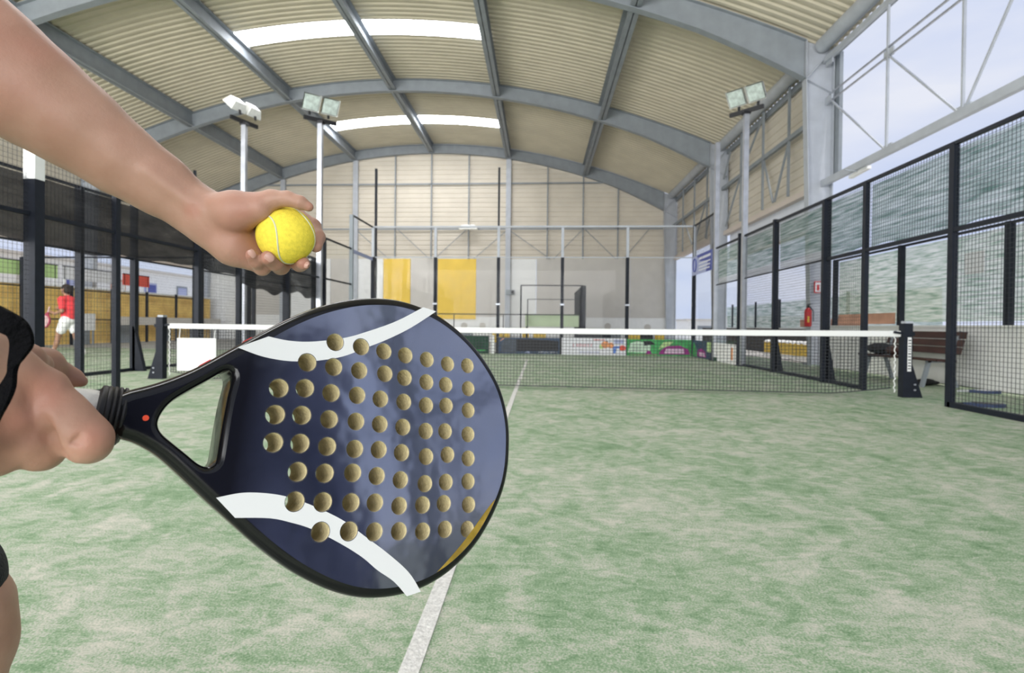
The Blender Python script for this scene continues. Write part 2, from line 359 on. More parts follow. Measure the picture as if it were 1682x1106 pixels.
for k in range(4):
    for j in range(6):
        x0 = PUR[j] if j else XL; x1 = PUR[j+1] if j < 5 else XR
        s0, s1 = SKY[k]
        if j in (2, 3):
            sheet(x0, x1, FY[k], s0, 'roof', 'roof_sheet'); sheet(x0, x1, s1, FY[k+1], 'roof', 'roof_sheet')
            sheet(x0, x1, s0, s1, 'skyl', 'skylight', True)
        else: sheet(x0, x1, FY[k], FY[k+1], 'roof', 'roof_sheet')
# light shafts: the skylights are translucent sheets lit by the sky above (they emit)
for k in range(4):
    for j, x in enumerate(PUR[1:6]):
        mb = MB(); z1 = ht(x)-.01; z0 = hb(x)+.06; y0, y1 = FY[k]+.02, FY[k+1]-.02
        mb.box((x-.012, y0, z0), (x+.012, y1, z1)); mb.box((x-.14, y0, z0), (x+.14, y1, z0+.025)); mb.box((x-.14, y0, z1-.03), (x+.14, y1, z1-.005))
        mb.build('purlin', 'steel', ceil)
labs = {-9.5: 'grey arched steel portal frame behind the photographer', -1.5: 'grey arched steel portal frame overhead of the near court half',
        6.5: 'grey arched steel frame whose right column stands behind the bench corner', 14.1: 'grey arched steel frame crossing the middle of the roof',
        22.0: 'grey arched steel frame against the far gable wall'}
for y in FY:
    f = empty('portal_frame', (0, y, 0), label=labs[y], cat='steel frame', group='arched portal frames carrying the roof')
    xs = np.linspace(-17.6, 6.6, 49)
    def bot(x):
        d = min(abs(x-6.62), abs(x+17.62)); return hb(x)-(.16*max(0, 1-d/2.5))
    web = MB(); web.grid([[(x, -.01, bot(x)) for x in xs], [(x, -.01, ht(x)-.04) for x in xs]]); web.grid([[(x, .01, ht(x)-.04) for x in xs], [(x, .01, bot(x)) for x in xs]])
    web.build('rafter_web', 'steel', f)
    for nm, fn, dz in (('lower_flange', bot, .022), ('upper_flange', lambda x: ht(x)-.06, .022)):
        mb = MB(); rows = []
        for yy, zz in ((-.11, 0), (.11, 0), (.11, dz), (-.11, dz), (-.11, 0)): rows.append([(x, yy, fn(x)+zz) for x in xs])
        mb.grid(rows); mb.build(nm, 'steel', f)
    for sx, X0, X1, XB in ((1, 6.62, 7.25, 6.84), (-1, -17.62, -18.25, -17.84)):
        zt = ht(X0)-.04; zk = bot(X0)
        mb = MB(); mb.prism([(X0, zk), (X0, zt), (X1, zt-.2), (X1, 0), (XB, 0)], (0, 0, 0), (1, 0, 0), (0, 0, 1), (0, 1, 0), -.01, .01); mb.build('column_web', 'steel_l' if y > 5 else 'steel', f)
        mb = MB(); mb.bar((X0, 0, zk), (XB, 0, 0), .22, .025, (1, 0, 0)); mb.bar((X1, 0, zt-.2), (X1, 0, 0), .22, .025, (1, 0, 0)); mb.build('column_flange', 'steel_l' if y > 5 else 'steel', f)
        mb = MB(); mb.bar((X0, 0, zk), (X0, 0, zt), .2, .02, (1, 0, 0)); mb.bar((X0, 0, zk), (X1, 0, zt-.2), .2, .02, (1, 0, 0)); mb.bar((X0, 0, zk), (X1, 0, zk-.35), .2, .02, (1, 0, 0)); mb.build('stiffener', 'steel_l', f)
        MB().cbox(((XB+X1)/2, 0, .02), (.6, .34, .04)).build('base_plate', 'steel', f)
# eave gutters and beams
for sx, x in ((1, 6.95), (-1, -17.95)):
    g = empty('trim_%d' % (1 if sx > 0 else 2), (x, 0, 7.62), kind='structure')
    for y0, y1 in ((-9.5, 6.35), (6.6, 13.95), (14.25, 21.9)):
        MB().tube([(0, y0, 0), (0, y1, 0)], .17, 14).build('eave_pipe', 'steel_l', g, smooth=True)
        MB().box((.26*sx-.03, y0, -.30), (.26*sx+.03, y1, -.12)).build('eave_rail', 'steel', g)

# gable wall
wb = empty('wall_back', (0, 22.2, 0), kind='structure')
def ribwall_gable(z0, z1, m, name):
    n = int((z1-z0)/.25)
    for i in range(0, n, 4):
        mb = MB(); rows = []
        for j in range(4):
            if i+j >= n: break
            za = z0+(i+j)*.25
            for dz, d in ((0, 0), (.17, 0), (.19, .025), (.23, .025), (.25, 0)):
                z = za+dz; hw = math.sqrt(max(.01, (10.45-z)/.0178)); xa, xb = max(-18, XC-hw), min(7.1, XC+hw); rows.append([(xa, d, z), (xb, d, z)])
        mb.grid(rows); mb.build(name, m, wb)
ribwall_gable(4.4, 10.4, 'clad', 'cladding_sheet')
MB().box((-18, .02, 0), (7.1, .12, 1.35)).build('plinth', 'white', wb)
edges = [(-18, -15.6, 'white'), (-15.6, -13.2, 'greyp'), (-13.2, -11, 'white'), (-11, -9.9, 'greyp'), (-9.9, -8.1, 'white'), (-8.1, -6.62, 'yellow'), (-6.62, -5.15, 'greyp'), (-5.15, -3.08, 'yellow'), (-3.08, -1.3, 'greyp'), (-1.3, .1, 'white'), (.1, 5.0, 'greyp'), (5.0, 7.1, 'greyp')]
for a, b, m in edges:
    MB().box((a+.01, -.02 if m == 'yellow' else 0, 1.35 if m != 'yellow' else 1.2), (b-.01, .1, 4.4)).build('wall_panel', m, wb)
gf = empty('gable_framing', (0, 22.05, 0), label='grey girts, studs and thin braces on the inside of the cream gable wall', cat='steel framing')
for x in (-13.6, -9.6, -1.4):
    MB().cbox((x, 0, hb(x)/2), (.26, .14, hb(x))).build('column', 'steel_l', gf)
for x in (-15.6, -11.6, -7.45, -5.5, -3.5, .65, 2.5, 4.3):
    MB().cbox((x, .03, (4.4+hb(x))/2), (.06, .06, hb(x)-4.4)).build('stud', 'steel', gf)
for z in (5.97, 8.36):
    hw = math.sqrt((10.2-z)/.0178); MB().box((max(-18, XC-hw), 0, z-.035), (min(6.6, XC+hw), .06, z+.035)).build('girt', 'steel', gf)
for a, b in ((-9.6, -7.8), (-7.3, -5.6), (-3.6, -5.3), (-1.4, -3.2), (-1.4, .8), (2.5, 1.0), (2.6, 4.2), (5.9, 4.6)):
    MB().bar((a, .02, 5.95), (b, .02, 4.4), .03).build('brace', 'steel', gf)
for x, z in ((5.9, .86), (3.85, .9), (-3.7, .86), (-2.73, .86)):
    MB().tube([(x, 22.23, z), (x, 22.19, z)], .17, 20).build('disc', 'greyp', wb, world=True)
sp = empty('loudspeaker', (-1.25, 21.85, 2.5), label='small dark box loudspeaker fixed to the far gable column', cat='speaker')
MB().cbox((0, 0, .12), (.46, .2, .24)).build('cabinet', 'steel', sp); MB().cbox((.12, -.11, .12), (.16, .02, .18)).build('grille', 'black', sp); MB().bar((-.15, 0, .1), (-.15, .14, .1), .06).build('bracket', 'black', sp)
wl = empty('wall_floodlight', (-3.48, 21.9, 5.95), label='white floodlight fixed on the girt of the far gable wall', cat='light')
MB().prism([(-.5, 0), (.5, 0), (.36, .22), (-.36, .22)], (0, 0, -.05), (1, 0, 0), (0, 0, 1), (0, 1, 0), -.25, .05).build('housing', 'lamp', wl); MB().cbox((0, -.26, .06), (.9, .02, .1)).build('lens', 'lampg', wl)

# side wall right: cream cladding between the frames, translucent band below it, open underneath
wr = empty('wall_right', (7.3, 0, 0), kind='structure')
def ribwall_side(par, y0, y1, z0, z1, m, sx):
    rows = []; n = int((z1-z0)/.25)
    for j in range(n):
        for dz, d in ((0, 0), (.17, 0), (.19, .025), (.23, .025)): rows.append([(sx*d, y0, z0+j*.25+dz), (sx*d, y1, z0+j*.25+dz)])
    rows.append([(0, y0, z1), (0, y1, z1)]); MB().grid(rows).build('cladding_sheet', m, par)
for y0, y1 in ((6.6, 14.1), (14.1, 22.1)):
    ribwall_side(wr, y0, y1, 4.5, 7.55, 'clad', 1)
    MB().box((-.16, y0, 4.34), (.04, y1, 4.5)).build('sill_beam', 'sill', wr)
MB().box((-.02, 6.2, 4.55), (.06, 6.6, 7.4)).build('cladding_end', 'steel', wr)
n = 0
for i in range(18):
    y0 = 6.7+i*.4
    MB().box((.02, y0, 3.42), (.05 if i % 2 else .07, y0+.39, 4.34)).build('translucent_panel', 'poly', wr)
MB().box((-.06, 6.6, 3.36), (.06, 13.9, 3.42)).build('panel_rail', 'sill', wr)
sf = empty('side_framing', (7.07, 0, 0), label='dark girts, studs and diagonal braces on the inside of the right upper wall', cat='steel framing')
for y in (8.4, 10.2, 12.1, 16, 17.9, 19.9):
    MB().cbox((0, y, 6), (.06, .06, 3)).build('stud', 'steel', sf)
for y0, y1 in ((6.6, 14), (14.2, 21.9)): MB().box((-.05, y0, 6.0), (.05, y1, 6.12)).build('girt', 'steel', sf)
for a, b in (((8.4, 6), (9.3, 4.55)), ((10.2, 6.1), (9.4, 4.55)), ((10.2, 7.4), (12.1, 6.1)), ((12.2, 6), (13.6, 4.6)), ((15, 6), (16.2, 4.6)), ((16.2, 6), (17.8, 4.6)), ((19.8, 6), (18.2, 4.6)), ((13.9, 6.4), (13.2, 7.2))):
    MB().bar((0, a[0], a[1]), (0, b[0], b[1]), .05).build('brace', 'steel', sf)
# open near bay with a light truss
tr = empty('side_truss', (7.05, 0, 0), label='pale steel truss of thin rods across the open right side against the sky', cat='truss')
MB().bar((0, 6.45, 4.36), (0, -9.4, 4.36), .10, .15).build('bottom_chord', 'steel_l', tr)
for dz in (0, .17): MB().bar((0, 6.2, 6.22+dz), (0, -9.4, 6.22+dz), .03, .035).build('middle_rod', 'galv', tr)
MB().bar((0, 6.45, 7.28), (0, -9.4, 7.28), .08, .12).build('top_chord', 'steel_l', tr)
for y in (3.95, 1.95, -.1, -2.1, -4.1, -6.1): MB().bar((0, y, 4.4), (0, y, 7.3), .042).build('upright', 'steel_l', tr)
for a, b in (((6.1, 6.22), (4.0, 4.42)), ((3.92, 6.22), (2.05, 4.42)), ((1.9, 4.42), (-.1, 7.25)), ((-.2, 4.42), (-2.1, 6.22)), ((-4.1, 6.22), (-2.2, 4.42)), ((-6.1, 6.22), (-4.2, 4.42))):
    MB().bar((0, a[0], a[1]), (0, b[0], b[1]), .034).build('diagonal', 'steel_l', tr)
for y, z in ((6.25, 6.3), (6.25, 7.2), (3.95, 6.28), (3.95, 4.42), (1.95, 4.42)): MB().cbox((.02, y, z), (.03, .3, .16)).build('gusset_plate', 'steel_l', tr)
fx = empty('tube_light', (7.12, 5.0, 4.23), label='small white tube light hung under the truss chord at the near column', cat='light')
MB().bar((0, .35, 0), (0, -.35, .03), .09, .07).build('diffuser', 'white', fx); MB().bar((0, 0, .03), (-.3, 0, .07), .02).build('bracket', 'steel_l', fx)

# low white wall on the right with green netting on posts above it
lw = empty('wall_right.001', (7.05, 0, 0), kind='structure')
MB().box((-.1, -12, 0), (.1, 5.85, .92)).build('low_wall', 'whitewall', lw); MB().box((-.13, -12, .92), (.13, 5.88, .955)).build('coping', 'white', lw)
of = empty('netting_posts', (7.05, 0, .955), label='dark posts and rail standing on the low white wall', cat='fence')
for y in (5.78, 3.42, .98, -1.5, -4, -6.5, -9): MB().cbox((0, y, .75), (.09, .09, 1.5)).build('post', 'post', of)
MB().bar((0, 5.8, 1.48), (0, -11, 1.48), .04).build('rail', 'post', of)
def wavy(x, y0, y1, z0, z1, amp, seed, ny=60, nz=6, droop=0.):
    rnd = random.Random(seed); ph = [rnd.uniform(0, 6) for _ in range(6)]; rows = []
    for i in range(nz+1):
        z = z0+(z1-z0)*i/nz; r = []
        for j in range(ny+1):
            y = y0+(y1-y0)*j/ny
            d = amp*(math.sin(y*2.1+ph[0]+z)+.6*math.sin(y*5.3+ph[1]-2*z)+.4*math.sin(y*11+ph[2]))
            dz = droop*(math.sin(y*3.1+ph[3])+.6*math.sin(y*7.7+ph[4])) if i in (0,) else 0
            r.append((x+d, y, z+dz))
        rows.append(r)
    return MB().grid(rows)
o = wavy(7.12, -5.4, 5.75, 1.02, 2.40, .012, 3, 120).build('netting', 'greennet2', None, smooth=True)
tag(o, 'sunlit green and straw hedge netting tied behind the posts above the low white wall', 'netting')
pp = MB(); pp.bar((6.99, 1.36, 1.92), (6.99, 1.76, 1.92), .01, .34); o = pp.build('paper_notice', 'pwhite', None); tag(o, 'plain pale notice sheet hung on the netting behind the near mesh panel', 'sign')

# ------------------------------------------------------------------ court cages
def mesh_panel(par, X, y0, y1, z0, z1, pitch=.05, d=.0036, name='mesh_panel', along='y'):
    mb = MB(); h = d/2
    ny = int((y1-y0)/pitch)
    for i in range(ny+1):
        y = y0+i*pitch
        mb.box((X-h, y-h, z0), (X+h, y+h, z1)) if along == 'y' else mb.box((y-h, X-h, z0), (y+h, X+h, z1))
    for j in range(int((z1-z0)/pitch)+1):
        z = z0+j*pitch
        mb.box((X-h+d, y0, z-h), (X+h+d, y1, z+h)) if along == 'y' else mb.box((y0, X-h+d, z-h), (y1, X+h+d, z+h))
    o = mb.build(name, 'wire', par); o['kind'] = 'stuff'; return o
def post_mb(x, y, h, w=.08, flare=0, d=.08):
    mb = MB(); mb.box((x-w/2, y-d/2, 0), (x+w/2, y+d/2, h))
    if flare: mb.prism([(0, 0), (flare, 0), (.03, .8), (0, .8)], (x, y-d/2, 0), (1 if x < 0 else 1, 0, 0), (0, 0, 1), (0, 1, 0), .0, d)
    return mb
# right cage side
rf = empty('court_side_fence', (5, 0, 0), label='dark metal court fence on the right, mesh panels on posts with a door gap', cat='fence')
for y, h, fl_, w in ((10, 4, 0, .08), (8, 3.15, 0, .08), (6, 3.1, .16, .1), (4, 3.05, .17, .1), (2, 3, .17, .12), (.87, 3, 0, .06), (-.86, 3, 0, .06), (-2.9, 3, .1, .08), (-4.9, 3, .1, .08), (-6.9, 3, 0, .08), (-8.9, 3, 0, .08)):
    post_mb(0, y, h, w, fl_, .08).build('post', 'post', rf)
MB().bar((0, -9, 2.02), (0, 2, 2.02), .05, .05).build('middle_rail', 'post', rf)
MB().bar((0, -9, 3), (0, 8, 3), .05, .04).build('top_rail', 'post', rf); MB().bar((0, 8, 3.98), (0, 10, 3.98), .04).build('top_rail', 'post', rf)
MB().bar((0, 2, 2.02), (0, 8, 2.02), .02, .03).build('middle_rail', 'post', rf)
MB().bar((0, -9, .03), (0, -.86, .03), .06, .06).build('bottom_rail', 'post', rf); MB().bar((0, .87, .03), (0, 6, .03), .05, .05).build('bottom_rail', 'post', rf)
mesh_panel(rf, 0, -8.9, -.86, .06, 2.0); mesh_panel(rf, 0, .87, 2, .06, 2.0); mesh_panel(rf, 0, 2, 6, .06, 2.98); mesh_panel(rf, 0, -8.9, 2, 2.04, 2.98); mesh_panel(rf, 0, 8, 10, 3, 3.96)
for y0, y1 in ((6.02, 7.98), (8.02, 9.98)): MB().box((-.006, y0, .02), (.006, y1, 3)).build('glass_pane', 'glass', rf)
# windbreak on the right fence
wbk = empty('windbreak_net', (5.05, 0, 0), label='long dark green windbreak net along the upper right court fence', cat='netting')
wavy(.012, -4.9, .85, 2.06, 2.95, .008, 5, 90, 6, .02).build('net_sheet', 'greennet', wbk, smooth=True)
wavy(.012, .9, 2, 2.08, 2.95, .006, 9, 20, 6, .015).build('net_sheet', 'greennet', wbk, smooth=True)
for i, (y0, y1) in enumerate(((2.06, 3.95), (4.05, 5.95), (6.05, 7.95))):
    wavy(.012, y0, y1, 2.2, 2.95, .006, 11+i, 20, 5).build('net_sheet', 'greennet', wbk, smooth=True); wavy(.014, y0, y1, 2.05, 2.2, .006, 11+i, 20, 2, .01).build('net_hem', 'netedge', wbk, smooth=True)
# blue banner
bb = empty('blue_banner', (4.94, 9.05, 2.45), label='blue and white banner with a round crest on the far right corner fence', cat='banner')
MB().box((0, -1.05, 0), (.012, .98, .56)).build('sheet', 'bluel', bb); mbb = MB(); mbb.prism([(-1.05, .56), (-1.05, 0), (-.5, 0), (-.7, .3), (.1, .36), (.45, .56)], (-.003, 0, 0), (0, 1, 0), (0, 0, 1), (1, 0, 0), 0, .003); mbb.build('blue_field', 'blue', bb)
ring = MB()
for k in range(24):
    a, b = 2*PI*k/24, 2*PI*(k+1)/24; ring.bar((-.004, .62+.16*math.cos(a), .29+.2*math.sin(a)), (-.004, .62+.16*math.cos(b), .29+.2*math.sin(b)), .006, .05, (1, 0, 0))
ring.build('crest_ring', 'blue', bb)
tx = MB()
rnd = random.Random(2)
for row, z in enumerate((.40, .27, .17, .08)):
    y = .2
    while y > -.85:
        w = rnd.uniform(.05, .11); tx.box((-.006, y-w, z), (-.003, y, z+(.07 if row == 0 else .04))); y -= w+.03
tx.build('lettering', 'pwhite', bb)
# back wall of glass
gw = empty('glass_back_wall', (0, 10, 0), label='far court end wall of tall glass panes between dark posts', cat='glass wall')
for x in (-5, -3, -1, 1, 3, 5):
    if abs(x) < 5: MB().box((x-.05, .03, 0), (x+.05, .13, 3.02)).build('post', 'post', gw); MB().box((x-.04, .04, 3.02), (x+.04, .12, 3.98)).build('upper_post', 'steel_l', gw)
    else:
        MB().box((x-.05, -.05, 0), (x+.05, .05, 3.02)).build('post', 'post', gw); MB().box((x-.03, -.05, 3.02), (x+.05, .05, 3.98)).build('upper_post', 'steel_l', gw)
    for z in (.75, 1.55): MB().cbox((x, 0, z), (.14, .03, .05)).build('clamp', 'galv', gw)
for x in (-5, -3, -1, 1, 3): MB().box((x+.012, -.006, .02), (x+1.988, .006, 3)).build('glass_pane', 'glass', gw)
MB().bar((-5, .06, 3.98), (5, .06, 3.98), .06, .05).build('top_rail', 'steel_l', gw)
MB().bar((-5, .06, 3.02), (5, .06, 3.02), .03, .03).build('glass_rail', 'steel_l', gw)
mesh_panel(gw, .05, -5, 5, 3.04, 3.96, .05, .002, along='x')
gn = empty('glass_back_wall', (0, -10, 0), label='near court end wall of tall glass panes behind the photographer', cat='glass wall')
for x in (-5, -3, -1, 1, 3, 5): MB().box((x-.05, -.13, 0), (x+.05, -.03, 3.02)).build('post', 'post', gn); MB().box((x-.04, -.12, 3.02), (x+.04, -.04, 3.98)).build('upper_post', 'steel_l', gn)
for x in (-5, -3, -1, 1, 3): MB().box((x+.012, -.006, .02), (x+1.988, .006, 3)).build('glass_pane', 'glass', gn)
MB().bar((-5, -.06, 3.98), (5, -.06, 3.98), .06, .05).build('top_rail', 'steel_l', gn)
dw = empty('reflection_sheet', (5.12, -.5, 0), label='unseen dark blue sheet on posts behind the photographer, added to be mirrored in the racket', cat='netting')  # unseen sheet added so the racket face mirrors something dark
wavy(0, -16, -9.05, .05, 3.3, .01, 77, 40, 6).build('sheet', mat('reflection_sheet_blue', (.03, .035, .08), .8, noise=.4, nscale=3), dw)
for y in (-16, -13.5, -11.2, -9.05): MB().cbox((.08, y, 1.65), (.08, .08, 3.3)).build('post', 'post', dw)
# left cage side
lf = empty('court_side_fence', (-5, 0, 0), label='dark metal court fence on the left, mesh panels between posts beyond the arm', cat='fence')
for y, h, w in ((7.95, 3.96, .1), (5.95, 3, .08), (3.95, 3, .08), (2, 3, .08), (.8, 3, .07), (-.9, 3, .06), (-3, 3, .08), (-5, 3, .08)):
    post_mb(0, y, h, w).build('post', 'post' if y < 7 else 'steel', lf)
MB().box((-.06, -2.12, 0), (.07, -2.0, 2.36)).build('stout_post', 'post', lf); MB().box((-.06, -2.12, 2.36), (.07, -2.0, 3.0)).build('lit_post_top', 'white', lf)  # upper end of the dark post painted white for the light on it
MB().bar((0, -7, 2.0), (0, 8, 2.0), .04).build('middle_rail', 'post', lf); MB().bar((0, -7, 3), (0, 8, 3), .04).build('top_rail', 'post', lf); MB().bar((0, 8, 3.96), (0, 10, 3.96), .04).build('top_rail', 'post', lf)
MB().bar((0, -7, .03), (0, -.9, .03), .05).build('bottom_rail', 'post', lf); MB().bar((0, .8, .03), (0, 6, .03), .05).build('bottom_rail', 'post', lf)
mesh_panel(lf, 0, -7, -.9, .06, 2.98, .05, .0024); mesh_panel(lf, 0, .8, 6, .06, 2.98, .05, .0024)
for y0, y1 in ((6.02, 7.9), (8.02, 9.95)): MB().box((-.006, y0, .02), (.006, y1, 2.98)).build('glass_pane', 'glass', lf)
MB().box((-.01, 8.02, 2.9), (.01, 9.95, 3.0)).build('glass_rail', 'bluel', lf)
bs = empty('black_shade_cloth', (-5.06, 0, 0), label='black shade cloth band hung along the left court fence', cat='netting')
wavy(0, -7, -.92, 1.70, 2.42, .012, 21, 60, 6, .02).build('cloth_sheet', 'greynet', bs, smooth=True)
wavy(0, -.88, 2, 1.74, 2.40, .012, 22, 40, 6, .02).build('cloth_sheet', 'greynet', bs, smooth=True)
wavy(0, 2, 5.95, 1.52, 2.36, .014, 23, 50, 6, .05).build('cloth_sheet', 'greynet', bs, smooth=True)
# neighbouring court fence
nf = empty('court_side_fence', (-6.95, 0, 0), label='dark mesh fence of the neighbouring court with flared post feet', cat='fence')
for y in (-6, -4, -2, -.9, .8, 2.0, 4, 6, 8, 10):
    post_mb(0, y, 3, .1, .22 if y == 2.0 else 0).build('post', 'post', nf)
MB().bar((0, -6, 3), (0, 10, 3), .04).build('top_rail', 'post', nf); MB().bar((0, -6, 2.0), (0, 10, 2.0), .03).build('middle_rail', 'post', nf); MB().bar((0, -6, .03), (0, -.9, .03), .05).build('bottom_rail', 'post', nf); MB().bar((0, .8, .03), (0, 10, .03), .05).build('bottom_rail', 'post', nf)
mesh_panel(nf, 0, -6, -.9, .06, 2.98, .05, .002); mesh_panel(nf, 0, .8, 6, .06, 2.98, .05, .002)
ff = empty('court_side_fence', (-16.9, 0, 0), label='far dark fence of the neighbouring court before the ochre wall', cat='fence')
for y in range(-2, 11, 2): post_mb(0, y, 3, .09).build('post', 'post', ff)
for y in (12, 14, 16, 18, 20): post_mb(0, y, 2.2, .09).build('post', 'post', ff)
for z in (.95, 2.05): MB().bar((0, -2, z), (0, 20, z), .04).build('rail', 'post', ff)
mesh_panel(ff, 0, -2, 10, .1, 2.0, .1, .003)
nb = empty('court_end_wall', (-11.95, 10, 0), label='glass end wall of the neighbouring court with grey uprights', cat='glass wall')
for x in (-5, -3, -1, 1, 3, 5): MB().box((x-.05, .03, 0), (x+.05, .13, 3)).build('post', 'post', nb)
for x in (-5, -3, -1, 1, 3): MB().box((x+.012, -.006, .02), (x+1.988, .006, 3)).build('glass_pane', 'glass', nb)
MB().bar((-5, .06, 3), (5, .06, 3), .05).build('top_rail', 'post', nb)

# floodlight masts
def lamp_head(par, c, yaw, tilt, n=2):
    """a bank of square reflector lamps"""
    for i in range(n):
        e = bpy.data.objects.new('lamp', None)
        h = MB(); w, l, d = .42, .40, .20
        h.add([(-w/2, -l/2, 0), (w/2, -l/2, 0), (w/2, l/2, 0), (-w/2, l/2, 0), (-w/3, -l/3, d), (w/3, -l/3, d), (w/3, l/3, d), (-w/3, l/3, d)], [(4, 5, 6, 7), (0, 4, 7, 3), (0, 1, 5, 4), (1, 2, 6, 5), (2, 3, 7, 6)])
        ob = h.build('lamp_housing', 'lamp', par)
        R = Matrix.Rotation(yaw, 4, 'Z') @ Matrix.Rotation(tilt, 4, 'X')
        ob.matrix_local = Matrix.Translation(Vector(c)) @ R @ Matrix.Translation(Vector(((i-(n-1)/2)*.46, .12, .02)))
        g = MB(); g.cbox((0, 0, .012), (w*.86, l*.86, .01)); g.build('lamp_glass', 'lampg', ob)
        b = MB(); b.ball((0, 0, .05), (.05, .035, .03), 8, 6); b.build('bulb', 'lamp', ob, smooth=True)
        q = MB(); q.bar((0, -l/2, .05), (0, -.28, -.02), .05, .03); q.build('bracket', 'black', ob)
def mast(x, y, h, label, heads, m='galv', w=.11, group='lighting masts'):
    e = empty('floodlight_mast', (x, y, 0), label=label, cat='light mast', group=group)
    MB().cbox((0, 0, h/2), (w, w, h)).build('pole', m, e); MB().cbox((0, 0, .01), (.26, .26, .02)).build('base_plate', 'post', e)
    if heads:
        yaw, tilt, n, z = heads
        MB().cbox((0, 0, h), (.16, .16, .06)).build('cap', 'black', e)
        R = Matrix.Rotation(yaw, 3, 'Z'); a = R @ Vector((-.2*n, 0, 0)); b = R @ Vector((.2*n, 0, 0))
        MB().bar((a.x, a.y, h+.05), (b.x, b.y, h+.05), .06, .09).build('cross_bar', 'black', e)
        lamp_head(e, (0, 0, z), yaw, tilt, n)
    return e
mast(5.0, 5.75, 5.82, 'mast with two white floodlights at the right court fence', (PI/2+.75, math.radians(55), 2, 6.1))
mast(5.0, 7.85, 5.82, 'plain square pole rising from the right fence beyond the lit mast', None)
mast(-5.0, 5.65, 5.72, 'mast with a cluster of square floodlights beside the hand with the ball', (-PI/2-.85, math.radians(55), 2, 6.02))
mast(-6.95, 5.75, 5.75, 'mast seen from behind with tilted flat lamps left of the other mast', (PI/2-.35, math.radians(40), 2, 6.0))
mast(-5.0, 10.3, 5.9, 'thin dark pole at the far left glass corner', None, m='post', w=.07)
mast(-1.02, 10.3, 5.9, 'thin dark pole behind the middle of the glass end wall', None, m='post', w=.06)
mast(-11.1, 10.3, 5.9, 'thin dark pole behind the forearm at the neighbouring court end', None, m='post', w=.07)

# ------------------------------------------------------------------ the net
net = empty('padel_net', (0, 0, 0), label='dark court net with a white headband across the court', cat='net')
YL, YR = .72, .05
NX0, NX1 = -5.48, 5.0
def ny(x): return YR+(YL-YR)*(NX1-x)/(NX1-NX0)
def ue(x): return (x-NX0)/(NX1-NX0)*2-1
def ntop(x): return .845-.015*(1-ue(x)**2)
def nbot(x): return .03+.10*max(0, (abs(ue(x))-.85)/.15)
nm = MB(); dd = .0028; p = .046
k = int((NX1-NX0-.2)/p)
for i in range(k+1):
    x = NX0+.1+i*p; y = ny(x); nm.box((x-dd, y-dd, nbot(x)), (x+dd, y+dd, ntop(x)-.02))
def zrow(x, f): return nbot(x)+(ntop(x)-.02-nbot(x))*f
XS = np.linspace(NX0+.1, NX1-.1, 43); R_ = 18
for j in range(R_+1):
    for a, b in zip(XS[:-1], XS[1:]):
        nm.bar((a, ny(a), zrow(a, j/R_)), (b, ny(b), zrow(b, j/R_)), dd*2 if j else dd*4)
o = nm.build('net_mesh', 'wire', net); o['kind'] = 'stuff'
tp = MB(); rows = []
for yy, zz in ((-.012, -.058), (-.014, .012), (0, .018), (.014, .012), (.012, -.058)): rows.append([(x, ny(x)+yy, ntop(x)+zz) for x in np.linspace(NX0+.06, NX1, 31)])
tp.grid(rows).build('headband', 'tape', net, smooth=True)
for sx in (-1, 1):
    c = MB(); x = NX1-.06 if sx > 0 else NX0+.08; pts = [(x+.012*math.sin(i*2.3), ny(x), .06+.03*i) for i in range(26)]; c.tube(pts, .007, 5); c.build('side_cord', 'tape', net)
# net posts
def netpost(x, y, label, plate):
    e = empty('net_post', (x, y, 0), label=label, cat='net post', group='net posts')
    MB().box((-.055, -.055, 0), (.055, .055, .96)).build('post', 'post', e)
    mb = MB(); mb.prism([(.03, 0), (.19, 0), (.06, .42), (.03, .42)], (0, -.05, 0), (1 if x > 0 else -1, 0, 0), (0, 0, 1), (0, 1, 0), 0, .1); mb.build('foot_gusset', 'post', e)
    MB().box((-.07, -.07, .80), (.07, .07, .85)).build('collar', 'post', e); MB().box((-.03, -.05, .96), (.06, .05, .99)).build('cap', 'steel_l', e)
    MB().bar((-.05 if x > 0 else .05, -.02, .83), (-.16 if x > 0 else .16, -.02, .845), .05, .03).build('crank', 'post', e)
    if plate:
        MB().box((-.01, -.062, .34), (.035, -.056, .78)).build('white_label', 'white', e)
        L = MB(); z = .37; rn = random.Random(5)
        while z < .74: w = rn.uniform(.012, .03); L.box((-.004, -.0645, z), (.028, -.062, z+w*.5)); z += w+.012
        L.build('label_lettering', 'black', e)
    for z in (.10, .17): MB().cbox((.09 if x > 0 else -.09, -.055, z), (.025, .01, .02)).build('bolt', 'galv', e)
netpost(5.07, .05, 'right net post with a white label strip and flared foot', True)
netpost(-5.55, .74, 'left net post, plain dark with flared foot', False)
sg = empty('white_board', (-4.92, .655, .14), label='blank white board hung on the net beside the left post', cat='board')
MB().box((-.31, -.012, 0), (.31, 0, .50)).build('panel', 'white', sg)
for x in (-.28, .28): MB().tube([(x, 0, .5), (x, .02, .66)], .006, 5).build('tie', 'tape', sg)

